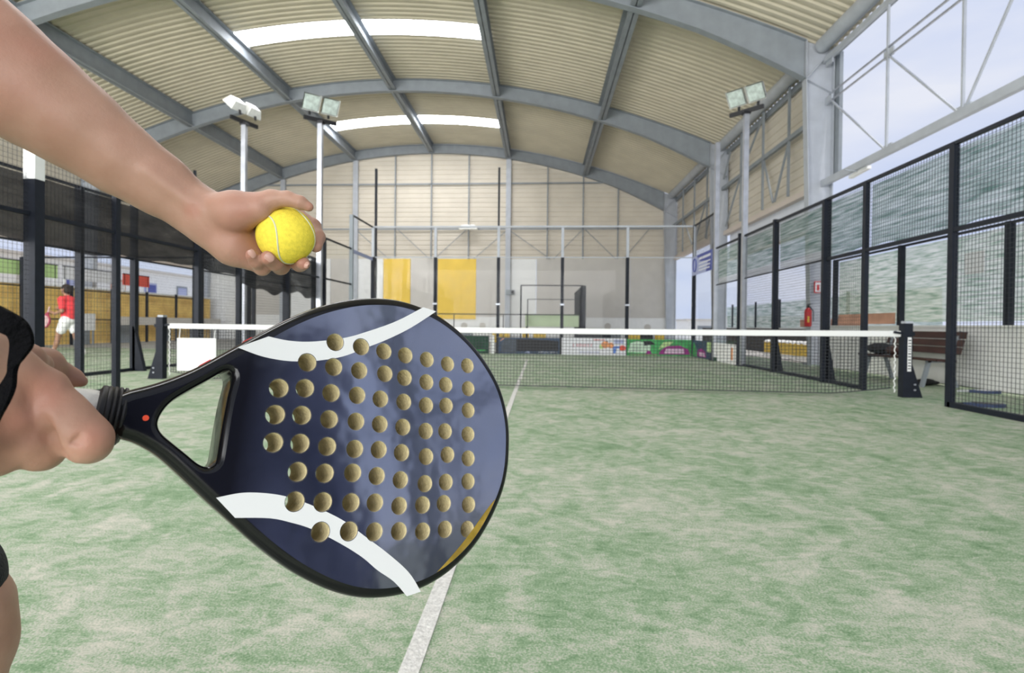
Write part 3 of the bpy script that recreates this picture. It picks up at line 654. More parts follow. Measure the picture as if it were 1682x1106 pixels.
# ------------------------------------------------------------------ banners at the foot of the glass
def banner(name, label, origin, ang, L, H, base, group='advertising boards at the foot of the court walls'):
    e = empty(name, origin, ang, label=label, cat='banner', group=group)
    MB().box((0, 0, 0), (L, .02, H)).build('board', base, e)
    return e
def deco(e, poly, m, name, lift=.003):
    MB().prism(poly, (0, 0, 0), (1, 0, 0), (0, 0, 1), (0, -1, 0), 0, lift).build(name, m, e)
def marks(e, x0, x1, z, h, m, seed, name='lettering'):
    rn = random.Random(seed); mb = MB(); x = x0
    while x < x1:
        w = rn.uniform(.5, .9)*h; t = h*.2
        mb.box((x, -.006, z), (x+t, -.003, z+h))
        if rn.random() < .8: mb.box((x, -.006, z+h-t), (x+w, -.003, z+h))
        if rn.random() < .6: mb.box((x, -.006, z), (x+w, -.003, z+t))
        if rn.random() < .6: mb.box((x+w-t, -.006, z), (x+w, -.003, z+h))
        x += w+h*.3
    mb.build(name, m, e)
b1 = banner('advertising_board', 'black and navy board with a rounded grey tyre shape at the glass foot', (-.96, 9.93, .01), 0, 1.9, .5, 'navy')
deco(b1, [(.10, .04), (.55, .02), (.6, .46), (.25, .47), (.12, .38), (.07, .2)], mat('slate_print', (.06, .075, .10), .5, noise=.3, nscale=8), 'tyre_shape')
deco(b1, [(.55, .08), (1.86, .10), (1.86, .40), (1.0, .46), (.55, .46)], 'blk', 'black_field', .004)
deco(b1, [(.06, .38), (.18, .47), (.12, .47), (.05, .42)], 'orangeflag', 'peach_flash', .005)
marks(b1, 1.25, 1.82, .035, .04, 'pwhite', 3); deco(b1, [(.82, .03), (.98, .03), (.96, .07), (.88, .08)], 'bluel', 'emblem')
b2 = banner('advertising_board', 'white board with faded red lettering and orange and blue figures', (1.0, 9.93, .0), 0, 1.96, .52, 'pwhite')
marks(b2, .35, .95, .24, .10, 'predl', 8); marks(b2, .95, 1.3, .44, .05, 'pred', 9); marks(b2, .55, 1.15, .06, .045, 'bluel', 4)
for c, r, m in (((1.33, .32), .11, 'porange'), ((1.5, .3), .09, 'porange'), ((1.22, .26), .07, 'plime'), ((1.38, .40), .035, 'blk'), ((1.86, .22), .09, 'pred')):
    deco(b2, [(c[0]+r*math.cos(a)*1.1, c[1]+r*math.sin(a)) for a in np.linspace(0, 2*PI, 13)[:-1]], m, 'figure', .003+r*.01)
deco(b2, [(1.55, .2), (1.85, .22), (1.84, .28), (1.56, .28)], 'pblue', 'blue_stroke'); deco(b2, [(1.58, .05), (1.64, .05), (1.68, .2), (1.58, .2)], 'pblue', 'blue_stroke'); deco(b2, [(1.6, .36), (1.9, .36), (1.9, .48), (1.6, .48)], 'bluel', 'blue_patch')
b3 = banner('advertising_board', 'green board with pale figures, lime and magenta blobs at the far right', (3.0, 9.93, .0), 0, 1.93, .5, 'pgreen')
deco(b3, [(.02, .1), (.7, .08), (.72, .3), (.55, .4), (.3, .44), (.1, .38)], 'pmint', 'pale_figures'); deco(b3, [(.52, .3), (.85, .36), (.7, .46), (.5, .45)], 'blk', 'dark_swoop', .005)
deco(b3, [(.55, .05), (.75, .05), (.72, .13), (.62, .17)], 'pmag', 'magenta_blob', .005); deco(b3, [(.95, .2), (1.25, .3), (1.4, .44), (1.1, .42), (1.0, .3)], 'plime', 'lime_swoop')
deco(b3, [(.95, .04), (1.9, .04), (1.85, .2), (1.6, .32), (1.2, .3), (1.0, .16)], 'pmag', 'magenta_arch', .004); deco(b3, [(1.12, .08), (1.72, .08), (1.7, .22), (1.18, .22)], 'ppink', 'pink_field', .006); marks(b3, .1, .9, .02, .03, 'predl', 14)
b4 = banner('advertising_board', 'green and purple board on the right side glass beside the corner', (4.96, 9.9, .0), -PI/2, 1.85, .5, 'navy')
deco(b4, [(.0, .02), (.5, .02), (.4, .3), (.1, .44)], 'pgreen', 'green_swoop'); deco(b4, [(.5, .04), (1.4, .04), (1.3, .2), (1.0, .28), (.6, .22)], 'pmag', 'magenta_arch', .004); deco(b4, [(1.5, .2), (1.84, .2), (1.84, .48), (1.5, .48)], 'plime', 'lime_patch'); deco(b4, [(.7, .06), (1.3, .06), (1.25, .16), (.75, .16)], 'ppink', 'pink_field', .006)
b5 = banner('advertising_board', 'pale grey board on the right side glass nearest the net', (4.96, 7.9, .0), -PI/2, 1.8, .48, 'whitewall')
deco(b5, [(1.45, .1), (1.6, .1), (1.6, .4), (1.45, .4)], 'porange', 'orange_patch'); deco(b5, [(.02, .0), (.4, .0), (.4, .10), (.02, .10)], 'darkgreen', 'green_patch')
b6 = banner('advertising_board', 'dark green sheet at the glass foot behind the racket tip', (-2.96, 9.93, .0), 0, 1.7, .56, 'darkgreen')
deco(b6, [(.1, .08), (1.6, .08), (1.6, .12), (.1, .12)], 'pgreen', 'stripe')
b7 = banner('white_strip_post', 'short pale post between the dark green sheet and the black board', (-1.2, 9.93, 0), 0, .1, .58, 'white', None); b7['category'] = 'post'
# ------------------------------------------------------------------ behind the glass: a cross court and stored things
ec = empty('cross_court_frame', (.75, 15, 0), label='thin dark fence frame of the court behind the glass wall', cat='fence')
for x, z, w in ((-1.2, 2.5, .05), (1.28, 2.5, .2), (-.93, 1.95, .035)): MB().cbox((x, 0, z/2), (w, .06, z)).build('post', 'post', ec)
MB().bar((-1.2, 0, 2.5), (1.28, 0, 2.5), .04).build('top_rail', 'post', ec); MB().bar((-.93, .1, 1.95), (1.2, .1, 1.95), .025).build('rail', 'post', ec); MB().bar((-5.4, 0, 1.33), (1.28, 0, 1.33), .04).build('rail', 'post', ec)
for x in (-5.4, -3.9, -1.9): MB().cbox((x, 0, .66), (.035, .035, 1.33)).build('post', 'post', ec)
for i in range(12):
    yy = .3+i*.45; MB().cbox((1.26, yy, 1.25), (.04, .04, 2.45)).build('post', 'post', ec) if i % 3 == 0 else None
MB().bar((1.26, 0, 2.48), (1.26, 5.4, 2.48), .05).build('side_rail', 'post', ec)
mesh_panel(ec, 1.26, .05, 5.4, .1, 2.45, .07, .012)
gp = empty('green_panel', (.78, 15.25, 0), label='pale green panel behind the thin dark frame beyond the glass', cat='panel')
MB().box((-1.05, 0, .85), (1.1, .06, 1.36)).build('sheet', 'greenp', gp)
for x in (-1.0, 1.05): MB().cbox((x, .03, .42), (.06, .06, .85)).build('leg', 'post', gp)
def crate(x, y, w, d, h, m, label, cat='crate', group='stored things beyond the glass'):
    e = empty('storage_block', (x, y, 0), label=label, cat=cat, group=group)
    MB().box((-w/2, -d/2, .08), (w/2, d/2, h)).build('body', m, e); MB().box((-w/2-.02, -d/2-.02, h), (w/2+.02, d/2+.02, h+.04)).build('lid', m, e)
    for sx in (-1, 1): MB().box((sx*w/2-.05*(sx > 0), -d/2, 0), (sx*w/2+.05*(sx < 0), d/2, .08)).build('runner', 'black', e)
for a in ((-1.5, 19, .8, .5, .72, 'yellow', 'wide yellow block beyond the glass above the black board'), (-.35, 19, .3, .4, .74, 'yellow', 'narrow yellow block next to the wide yellow one'), (.3, 19, .6, .5, .68, 'yellow', 'yellow block right of the narrow one'),
          (4.7, 19.2, .55, .4, .72, 'yellow', 'yellow block beyond the glass above the white board'), (5.9, 19.2, .35, .4, .7, 'yellow', 'small yellow block above the green board'), (2.9, 18.6, 1.3, .5, .66, 'post', 'long dark crate beyond the glass behind the dark frame'),
          (3.6, 20, 1.2, .5, .6, 'steel', 'grey crate beyond the glass above the white board'), (5.3, 20.2, .9, .5, .66, 'black', 'black crate between the two yellow blocks'), (-3.2, 18, .9, .5, .7, 'steel', 'grey crate behind the pale strip post')): crate(*a)

# ------------------------------------------------------------------ right side things
bn = empty('bench', (6.42, 2.2, 0), label='dark brown slatted bench with grey legs against the low white wall', cat='bench')
for i in range(3):
    z = .56+i*.12; MB().bar((.20+i*.035, -.92, z), (.20+i*.035, .92, z), .03, .105, (.28, 0, 1)).build('back_slat', 'brown', bn)
for i in range(3): MB().bar((-.22+i*.15, -.92, .43-.01*i), (-.22+i*.15, .92, .43-.01*i), .135, .035).build('seat_slat', 'brown', bn)
for sy in (-.78, .78):
    lg = MB(); lg.bar((-.16, sy, .42), (-.26, sy, 0), .05, .05); lg.bar((.10, sy, .42), (.24, sy, 0), .05, .05); lg.bar((-.2, sy, .40), (.14, sy, .40), .05, .04); lg.bar((.12, sy, .40), (.30, sy, .86), .05, .04); lg.build('leg_frame', 'steel', bn)
bg_ = empty('sports_bag', (6.24, 2.62, .447), label='dark bundle of clothes lying on the bench behind the net post', cat='bag')
MB().ball((0, 0, .10), (.16, .34, .10), 12, 8).build('body', 'bag', bg_, smooth=True); MB().ball((.0, -.38, .08), (.12, .16, .08), 10, 6).build('pocket', 'brown', bg_, smooth=True)
q = onplane(1517, 633, 2, 0); sb = empty('shoe_pair', (q[0]+.02, q[1], 0), .5, label='black soft bag lying on the turf under the bench end', cat='bag')
MB().ball((0, 0, .05), (.22, .12, .055), 14, 8).build('body', 'bag', sb, smooth=True); MB().ball((.26, .02, .03), (.12, .08, .03), 10, 6).build('flap', 'bag', sb, smooth=True)
def racket_small(name, loc, rz, label, m1, m2, cat='racket', flat=True, scale=1.):
    e = empty(name, loc, rz, label=label, cat=cat)
    pts = [(.02, -.015), (.02, .015), (.10, .05), (.17, .115), (.27, .13), (.37, .10), (.42, .04), (.42, -.04), (.37, -.10), (.27, -.13), (.17, -.115), (.10, -.05)]
    ax = ((scale, 0, 0), (0, scale, 0), (0, 0, scale)) if flat else ((scale, 0, 0), (0, 0, scale), (0, scale, 0))
    MB().prism(pts, (0, 0, 0), *ax, 0, .038).build('head', m1, e)
    pin = [(x*.86+.035, y*.78) for x, y in pts[2:]]
    MB().prism(pin, (0, 0, 0), *ax, .038, .040).build('face_panel', m2, e)
    h = MB(); h.tube([Vector(ax[0])*-.12+Vector(ax[2])*.019, Vector(ax[0])*.03+Vector(ax[2])*.019], .016*scale, 8); h.build('handle', m2, e)
    return e
q = onplane(1588, 645, 2, 0); racket_small('padel_racket', (q[0], q[1], .0), -.05, 'black and white racket lying on the turf along the low white wall', 'sole', 'shoew')
q = onplane(1558, 668, 2, 0); racket_small('padel_racket', (q[0]+.22, q[1]+.12, .0), -.2, 'dark racket lying just behind the near mesh panel bottom rail', 'sole', 'black')
# fire extinguisher and sign
fe = empty('fire_extinguisher', (6.72, 6.36, .95), label='red fire extinguisher hung on the near grey column', cat='extinguisher')
MB().tube([(0, 0, -.02), (0, 0, 0), (0, 0, .36), (0, 0, .41), (0, 0, .43)], [.06, .078, .078, .05, .025], 16).build('cylinder', 'red', fe, smooth=True)
MB().cbox((0, 0, .46), (.05, .05, .06)).build('valve', 'black', fe); MB().bar((-.02, 0, .5), (.09, 0, .53), .03, .015).build('lever', 'black', fe); MB().tube([(.03, -.03, .45), (.10, -.05, .35), (.10, -.05, .1)], .012, 6).build('hose', 'black', fe, smooth=True); MB().box((-.05, -.08, .08), (.0, -.076, .22)).build('yellow_label', 'yellow', fe); MB().cbox((0, .08, .2), (.05, .06, .05)).build('wall_hook', 'black', fe)
fs = empty('extinguisher_sign', (6.98, 6.45, 1.72), label='small red framed extinguisher sign on the near column', cat='sign')
MB().cbox((0, 0, .16), (.17, .01, .28)).build('plate', 'red', fs); MB().cbox((0, -.007, .16), (.13, .004, .24)).build('white_field', 'pwhite', fs); MB().cbox((0, -.011, .15), (.05, .004, .14)).build('red_symbol', 'red', fs)
# yellow barrier beyond the fence
yb = empty('yellow_barrier', (7.75, 9.0, 0), label='low yellow painted barrier with a wavy white top beyond the fence', cat='barrier')
MB().box((-.1, -2.6, .1), (.1, 2.4, .44)).build('yellow_face', 'yellow', yb); MB().box((-.12, -2.6, 0), (.12, 2.4, .1)).build('foot', 'white', yb)
mbw = MB(); mbw.grid([[(dx, -2.6+i*.1, .44+(.07 if abs(dx) < .05 else 0)+.015*math.sin(i*1.7)) for i in range(51)] for dx in (-.12, -.04, .04, .12)]); mbw.build('white_top', 'white', yb, smooth=True)
yc = empty('yellow_barrier', (7.5, 5.95, 0), label='yellow box at the foot of the near column beyond the fence', cat='barrier')
MB().box((-.14, -.1, .05), (.14, .3, .42)).build('yellow_face', 'yellow', yc); MB().box((-.16, -.12, 0), (.16, .32, .05)).build('foot', 'white', yc)
# outside to the right
dh = MB(); dh.box((9.2, 6, -.06), (9.5, 24, .86)); o = dh.build('hedge', 'darkbrown', None); tag(o, 'dark low hedge strip beyond the yellow barrier', 'hedge')
gf2 = empty('outer_fence', (9.8, 0, 0), label='outdoor green netted fence with dark posts beyond the open side', cat='fence')
for y in (8, 10.5, 13, 15.5, 18, 21): MB().cbox((0, y, .98), (.07, .07, 2.1)).build('post', 'post', gf2)
wavy(.06, 6.5, 22, .9, 1.92, .02, 31, 60).build('net_sheet', 'greennet', gf2, smooth=True); MB().box((-.03, 6.5, -.06), (.03, 22, .9)).build('kick_board', 'whitewall', gf2)
tb = wavy(7.04, 3.55, 5.62, .985, 1.2, .006, 41, 24, 3).build('parapet_strip', 'terra', None, smooth=True); tag(tb, 'terracotta strip standing in for the outdoor brick parapet, low before the netting behind the bench', 'parapet')  # stand-in for the brick parapet outside, set before the netting
tb = wavy(9.74, 9.6, 13.6, .93, 1.2, .01, 42, 30, 3).build('parapet_strip', 'terra', None, smooth=True); tag(tb, 'terracotta strip standing in for the brick parapet, low before the far netting above the yellow barrier', 'parapet')  # same parapet stand-in further along, before the far netting
for i, (x, y, w, h) in enumerate(((14, 24, 3, 1.25), (11, 30, 2.2, 1.4), (17, 34, 6, 1.7))):
    e = empty('distant_house', (x, y, -.06), label=['low white shed far away at the right of the glass wall', 'small white hut far beyond the far right corner', 'pale far building at the skyline on the right'][i], cat='building')
    MB().box((-w/2, 0, 0), (w/2, 3, h)).build('wall', 'white', e); MB().box((-w/2-.1, -.1, h), (w/2+.1, 3.1, h+.1)).build('roof', 'greyp', e)
    MB().box((-w/5, -.02, h*.4), (w/5, .01, h*.75)).build('window', 'steel', e)

# ------------------------------------------------------------------ left side, beyond the neighbouring court
wlft = empty('wall_left', (-18.3, 0, 0), kind='structure')
for y0, y1 in ((-9.5, -1.5), (-1.5, 6.5), (6.5, 14.1), (14.1, 22.1)): ribwall_side(wlft, y0, y1, 3.9, 7.4, 'clad', -1)
MB().box((-.05, -9.5, 3.75), (.1, 22, 3.9)).build('sill_beam', 'sill', wlft)
ow = empty('ochre_wall', (-17.2, 0, 0), label='ochre board wall with a white top edge on the far left', cat='wall')
y = -4.0
while y < 21: MB().box((0, y, .02), (.05 if int(y*10) % 3 else .06, y+1.19, 2.12)).build('board', 'ochre', ow); y += 1.2
MB().box((-.05, -4, 2.12), (.12, 21.2, 2.2)).build('top_edge', 'white', ow)
for y in (5, 7.4, 9.8, 12.2, 14.6, 17, 19.4): MB().box((.07, y, 0), (.1, y+.9, .75)).build('dark_opening', 'steel', ow)
for y0, y1, m, lab in ((2, 8.9, 'bluel', 'pale grey blue sheet hung above the ochre wall at the far left'), (9, 11.6, 'plime', 'lime green banner hung above the ochre wall'), (11.8, 14.6, 'pwhite', 'white banner above the ochre wall beside the lime one'), (14.8, 16.4, 'pred', 'red banner above the ochre wall at its far end')):
    e = empty('side_banner', (-17.1, y0, 2.42), label=lab, cat='banner', group='banners above the ochre wall')
    MB().box((0, 0, 0), (.02, y1-y0, .48)).build('sheet', m, e); MB().bar((.02, 0, .48), (.02, y1-y0, .48), .03).build('cord', 'post', e)
    for yy in (.1, y1-y0-.1): MB().bar((.0, yy, -.3), (.0, yy, .48), .04).build('upright', 'white', e)
gb = empty('grey_board', (-16.6, 17.6, .75), label='long grey board along the foot of the ochre wall', cat='board')
MB().box((0, -3.8, 0), (.03, 3.6, .34)).build('sheet', 'greyp', gb)
for yy in (-3.6, 0, 3.4): MB().box((-.05, yy, -.75), (0, yy+.06, .34)).build('leg', 'post', gb)
wn = empty('white_notice', (-16.4, 12.0, .55), label='white notice board behind the red shirted player', cat='board'); MB().box((0, -.5, 0), (.02, .5, .62)).build('sheet', 'white', wn)
for yy in (-.45, .4): MB().box((-.04, yy, -.55), (0, yy+.05, .6)).build('leg', 'steel', wn)
hs = empty('white_house', (-24, 24, 0), label='white building with small windows outside beyond the ochre wall', cat='building')
MB().box((-4, -9, 0), (-.0, 14, 4.0)).build('wall', 'white', hs); MB().box((-4.2, -9.2, 4.0), (.15, 14.2, 4.12)).build('roof', 'greyp', hs)
for i, yy in enumerate((-7, -4.2, -1.2, 1.5, 4.6, 8)):
    w_ = MB().box((0, yy, 2.2), (.05, yy+1.1, 3.3)).build('window', ['greyp', 'blue', 'terra', 'bluel', 'steel', 'blue'][i], hs); MB().box((.05, yy+.1, 2.3), (.06, yy+1.0, 3.2)).build('pane', ['steel', 'bluel', 'greyp', 'blue', 'bluel', 'steel'][i], w_)

# ------------------------------------------------------------------ signed-distance body builder
def surface_nets(d, org, h):
    s = d < 0; n = np.array(d.shape)
    c = np.zeros(n-1, np.int8)
    offs = [(i, j, k) for i in (0, 1) for j in (0, 1) for k in (0, 1)]
    sl = lambda o: tuple(slice(o[a], n[a]-1+o[a]) for a in range(3))
    for o in offs: c += s[sl(o)]
    mask = (c > 0) & (c < 8); ix = np.argwhere(mask); m = len(ix)
    idx = -np.ones(n-1, np.int32); idx[mask] = np.arange(m)
    pos = np.zeros((m, 3)); cnt = np.zeros(m)
    for a in range(3):
        for o in offs:
            if o[a]: continue
            o2 = list(o); o2[a] = 1
            v0 = d[ix[:, 0]+o[0], ix[:, 1]+o[1], ix[:, 2]+o[2]]; v1 = d[ix[:, 0]+o2[0], ix[:, 1]+o2[1], ix[:, 2]+o2[2]]
            cr = (v0 < 0) != (v1 < 0); t = np.where(cr, v0/np.where(cr, v0-v1, 1), 0)
            p = np.array(o, float)[None, :].repeat(m, 0); p[:, a] += t; pos += p*cr[:, None]; cnt += cr
    pos = (ix+pos/cnt[:, None])*h+org
    F = []
    for a in range(3):
        b, e = (a+1) % 3, (a+2) % 3
        lo = [slice(None)]*3; hi = [slice(None)]*3; lo[a] = slice(0, n[a]-1); hi[a] = slice(1, n[a])
        ch = np.argwhere(s[tuple(lo)] != s[tuple(hi)])
        ch = ch[(ch[:, b] > 0) & (ch[:, e] > 0) & (ch[:, b] < n[b]-1) & (ch[:, e] < n[e]-1)]
        ins = s[ch[:, 0], ch[:, 1], ch[:, 2]]
        q = []
        for db, de in ((-1, -1), (0, -1), (0, 0), (-1, 0)):
            t = ch.copy(); t[:, b] += db; t[:, e] += de; q.append(idx[t[:, 0], t[:, 1], t[:, 2]])
        q = np.stack(q, 1); q[~ins] = q[~ins][:, ::-1]; F.append(q)
    F = np.concatenate(F); F = F[(F >= 0).all(1)]
    return pos, F
def sdf_body(prims, h, pad=.012, clip=None):
    """prims: (op, p, r, q, r2, k) rounded cones blended together; op '+' adds, '-' carves"""
    P = [(op, np.array(p, float), r, np.array(q, float), r2, k) for op, p, r, q, r2, k in prims]
    lo = np.min([np.minimum(p-r, q-r2) for op, p, r, q, r2, k in P if op == '+'], 0)-pad; hi = np.max([np.maximum(p+r, q+r2) for op, p, r, q, r2, k in P if op == '+'], 0)+pad
    if clip is not None: lo = np.maximum(lo, clip[0]); hi = np.minimum(hi, clip[1])
    n = np.ceil((hi-lo)/h).astype(int)+1; D = np.full(n, 1., np.float32)
    ax = [lo[i]+h*np.arange(n[i]) for i in range(3)]
    for op, p, r, q, r2, k in P:
        m = k+3*h; a = np.maximum(((np.minimum(p-r, q-r2)-m-lo)/h).astype(int), 0); b = np.minimum(((np.maximum(p+r, q+r2)+m-lo)/h).astype(int)+2, n)
        if (b <= a).any(): continue
        X, Y, Z = (ax[i][a[i]:b[i]].astype(np.float32) for i in range(3))
        X = X[:, None, None]-p[0]; Y = Y[None, :, None]-p[1]; Z = Z[None, None, :]-p[2]
        ab = q-p; L = max(1e-9, ab@ab); t = np.clip((X*ab[0]+Y*ab[1]+Z*ab[2])/L, 0, 1)
        d = np.sqrt((X-t*ab[0])**2+(Y-t*ab[1])**2+(Z-t*ab[2])**2)-(r+(r2-r)*t)
        S_ = (slice(a[0], b[0]), slice(a[1], b[1]), slice(a[2], b[2])); o = D[S_]
        if op == '+':
            hh = np.maximum(k-np.abs(o-d), 0)/k; D[S_] = np.minimum(o, d)-hh*hh*k/4
        else:
            hh = np.maximum(k-np.abs(o+d), 0)/k; D[S_] = np.maximum(o, -d)+hh*hh*k/4
    return surface_nets(D, lo, h)
def np_mesh(name, parts, m, parent=None):
    V = []; F = []; o = 0
    for v, f in parts: V.append(v); F.append(f+o); o += len(v)
    V = np.concatenate(V); F = np.concatenate(F)
    me = bpy.data.meshes.new(name); me.vertices.add(len(V)); me.vertices.foreach_set('co', V.astype(np.float32).ravel())
    me.loops.add(F.size); me.loops.foreach_set('vertex_index', F.astype(np.int32).ravel()); me.polygons.add(len(F))
    me.polygons.foreach_set('loop_start', np.arange(0, F.size, 4, dtype=np.int32)); me.update(calc_edges=True); me.validate()
    me.materials.append(MT[m]); me.shade_smooth(); ob = bpy.data.objects.new(name, me); link(ob, parent); return ob
def P(x, y, z): return at(x, y, z)
def chain(pts, k, op='+'):
    """pts: (px, py, depth, radius in pixels) joints of a limb, turned into metres at their depth"""
    L = [(P(x, y, z), r*z/FPX) for x, y, z, r in pts]
    return [(op, L[i][0], L[i][1], L[i+1][0], L[i+1][1], k) for i in range(len(L)-1)]

# ------------------------------------------------------------------ the padel racket in the foreground (local axes: along the handle, across, out of the face)
OUT = [(-230.3, 16.5), (-213.9, 24.1), (-194.5, 36.6), (-174.2, 54.2), (-155.8, 70.1), (-136.0, 86.8), (-114.1, 101.4), (-89.9, 113.0), (-68.9, 119.4), (-46.2, 122.8), (-18.6, 120.9), (4.4, 113.9), (28.9, 100.8), (50.9, 81.7), (68.7, 58.0), (78.6, 28.4), (80.3, 2.9), (78.9, -16.6), (73.9, -35.7), (62.6, -58.5), (46.0, -81.1), (25.4, -98.3), (5.7, -108.9), (-13.2, -114.6), (-33.9, -117.1), (-53.9, -116.3), (-73.3, -111.8), (-92.2, -104.3), (-112.1, -93.9), (-133.4, -79.7), (-155.5, -62.5), (-172.6, -49.0), (-189.3, -35.1), (-204.6, -23.1), (-218.3, -15.8), (-227.5, -13.7)]
THR = [(-209.2, -0.4), (-204.9, 11.2), (-195.5, 20.6), (-183.7, 30.7), (-173.8, 39.2), (-169.3, 33.8), (-170.4, 20.8), (-170.8, 3.9), (-170.5, -16.6), (-171.2, -26.3), (-178.8, -27.5), (-189.1, -20.4), (-199.5, -13.1), (-206.5, -7.6)]
HOLES = [(-100.3, 72.9), (-78.5, 73.2), (-119.9, 53.0), (-99.1, 52.9), (-77.9, 53.6), (-137.9, 30.6), (-119.1, 33.3), (-98.6, 32.5), (-77.4, 33.6), (-137.7, 11.3), (-118.7, 13.0), (-97.7, 12.3), (-76.0, 13.0), (-136.3, -8.5), (-117.2, -7.5), (-96.7, -8.0), (-74.6, -8.1), (-58.3, 73.2), (-38.3, 73.4), (-17.2, 73.4), (4.1, 73.0), (25.4, 75.1), (-55.5, 54.6), (-37.3, 54.0), (-16.0, 53.5), (3.6, 54.1), (27.6, 54.0), (-57.3, 33.3), (-36.0, 33.6), (-14.7, 33.5), (5.3, 35.7), (28.8, 34.3), (-55.7, 13.0), (-35.0, 12.8), (-13.2, 11.7), (5.9, 13.4), (29.9, 13.0), (-54.5, -7.1), (-34.2, -7.9), (-11.1, -9.4), (9.8, -6.3), (31.4, -7.9), (-116.3, -27.7), (-96.1, -27.6), (-74.2, -26.1), (-115.4, -48.3), (-94.9, -48.1), (-73.1, -48.0), (-94.0, -68.9), (-72.3, -68.4), (-54.1, -27.4), (-33.2, -29.4), (-10.4, -31.3), (9.8, -29.1), (32.5, -27.5), (-53.5, -47.5), (-32.4, -49.4), (-11.2, -48.2), (9.1, -46.6), (34.2, -46.9), (-51.7, -68.9), (-30.8, -68.5), (-9.4, -68.7), (11.7, -67.1), (34.1, -67.1)]
S1 = [(-170.3, 55.3), (-150.7, 67.4), (-135.9, 67.1), (-118.7, 69.7), (-94.8, 77.2), (-76.3, 86.1), (-49.7, 101.4), (-24.8, 120.0), (-11.5, 119.1), (-34.6, 99.2), (-55.2, 84.6), (-74.8, 72.9), (-93.0, 62.5), (-112.1, 55.8), (-128.2, 52.4), (-139.5, 51.4), (-154.0, 52.0)]
S2 = [(-167.4, -47.3), (-152.7, -43.7), (-138.6, -43.2), (-123.7, -44.7), (-107.9, -48.9), (-91.4, -54.9), (-76.0, -61.8), (-58.7, -72.4), (-39.8, -84.1), (-19.7, -98.8), (-7.3, -113.6), (-19.4, -116.3), (-31.5, -105.3), (-46.2, -96.5), (-59.6, -87.0), (-77.4, -77.3), (-100.2, -67.1), (-116.3, -62.5), (-131.5, -59.8), (-153.6, -59.8)]
def spline(pts, n, closed=True):
    P_ = np.array(pts, float); out = []; L = len(P_)
    for i in range(L if closed else L-1):
        p0, p1, p2, p3 = (P_[(i-1) % L], P_[i], P_[(i+1) % L], P_[(i+2) % L]) if closed else (P_[max(i-1, 0)], P_[i], P_[i+1], P_[min(i+2, L-1)])
        for j in range(n):
            t = j/n; out.append(.5*((2*p1)+(-p0+p2)*t+(2*p0-5*p1+4*p2-p3)*t*t+(-p0+3*p1-3*p2+p3)*t**3))
    if not closed: out.append(P_[-1])
    return np.array(out)
def smooth_loop(L, it):
    for _ in range(it): L = .5*L+.25*(np.roll(L, 1, 0)+np.roll(L, -1, 0))
    return L
def inset(L, d):
    """moves a closed loop inwards by d (its own left-hand side), keeping the vertex count"""
    t = np.roll(L, -1, 0)-np.roll(L, 1, 0); t /= np.linalg.norm(t, axis=1)[:, None]
    area = .5*np.sum(L[:, 0]*np.roll(L[:, 1], -1)-np.roll(L[:, 0], -1)*L[:, 1])
    nrm = np.stack([-t[:, 1], t[:, 0]], 1)*(1 if area > 0 else -1); return L+nrm*(d[:, None] if isinstance(d, np.ndarray) else d)
K = .001
RO = np.array([0.23545305, -7.17297295, 0.77612365]); RU = np.array([0.75769807, 0.62209485, -0.19720961]); RV = np.array([0.00450003, 0.29720058, 0.95480446]); RN = np.array([0.65258975, -0.72434095, 0.22238886])
racket = empty('padel_racket', (0, 0, 0), label='large black and navy perforated padel racket with white arcs held in the foreground', cat='racket')
racket.matrix_world = Matrix([[RU[i], RV[i], RN[i], RO[i]] for i in range(3)]+[[0, 0, 0, 1]])
TH = 38*K
# outer contour is open at the collar: close it straight across
OUT = [(-230.3, 16.5), (-213.9, 24.1), (-194.5, 36.6), (-174.2, 54.2), (-155.8, 70.1), (-136.0, 86.8), (-114.1, 101.4), (-89.9, 113.0), (-68.9, 119.4), (-46.2, 122.8), (-18.6, 120.9), (4.4, 113.9), (28.9, 100.8), (50.9, 81.7), (68.7, 58.0), (78.6, 28.4), (80.3, 2.9), (78.9, -16.6), (73.9, -35.7), (62.6, -58.5), (46.0, -81.1), (25.4, -98.3), (5.7, -108.9), (-13.2, -114.6), (-33.9, -117.1), (-53.9, -116.3), (-73.3, -111.8), (-92.2, -104.3), (-112.1, -93.9), (-133.4, -79.7), (-155.5, -62.5), (-172.6, -49.0), (-189.3, -35.1), (-204.6, -23.1), (-218.3, -15.8), (-227.5, -13.7)]
outer = np.concatenate([spline(OUT, 5, False), np.array([[-243.2, -6], [-243.3, 1], [-243.2, 8]])])*K
outer = smooth_loop(outer, 2); throat = smooth_loop(spline(THR, 4)*K, 2)
prof = [(7.5, 0), (5.2, .35), (3.2, 1.3), (1.5, 2.9), (.4, 5.2), (0, 8)]
prof = prof+[(0, 13), (.8, 18), (2.4, 23), (5, 28), (8.5, 32), (12.5, 35.4), (16, 37.2), (18, 38)]
prof2 = [(-4.5, 0), (-3, .3), (-1.6, 1.2), (-.5, 2.6), (0, 5)]; prof2 = prof2+[(0, 33)]+[(a, 38-b) for a, b in prof2[::-1][1:]]
def slim(x): return .28+.72*np.clip((x/K+170)/60, 0, 1)      # the throat arms are slimmer, so their back edge rounds less
def wall(loop, prof, flip, arms=False):
    rows = []
    for ins, dep in prof:
        l = inset(loop, ins*K*(slim(loop[:, 0]) if arms and dep > 10 else 1.)); rows.append([(x, y, -dep*K) for x, y in l]+[(l[0][0], l[0][1], -dep*K)])
    if flip: rows = rows[::-1]
    return rows
area = np.sum(outer[:, 0]*np.roll(outer[:, 1], -1)-np.roll(outer[:, 0], -1)*outer[:, 1])
mb = MB(); mb.grid(wall(outer, prof, area > 0, True)); mb.grid(wall(throat, prof2, True)); mb.build('frame', 'frame', racket, smooth=True)
HR = 6.85*K; NS = 28
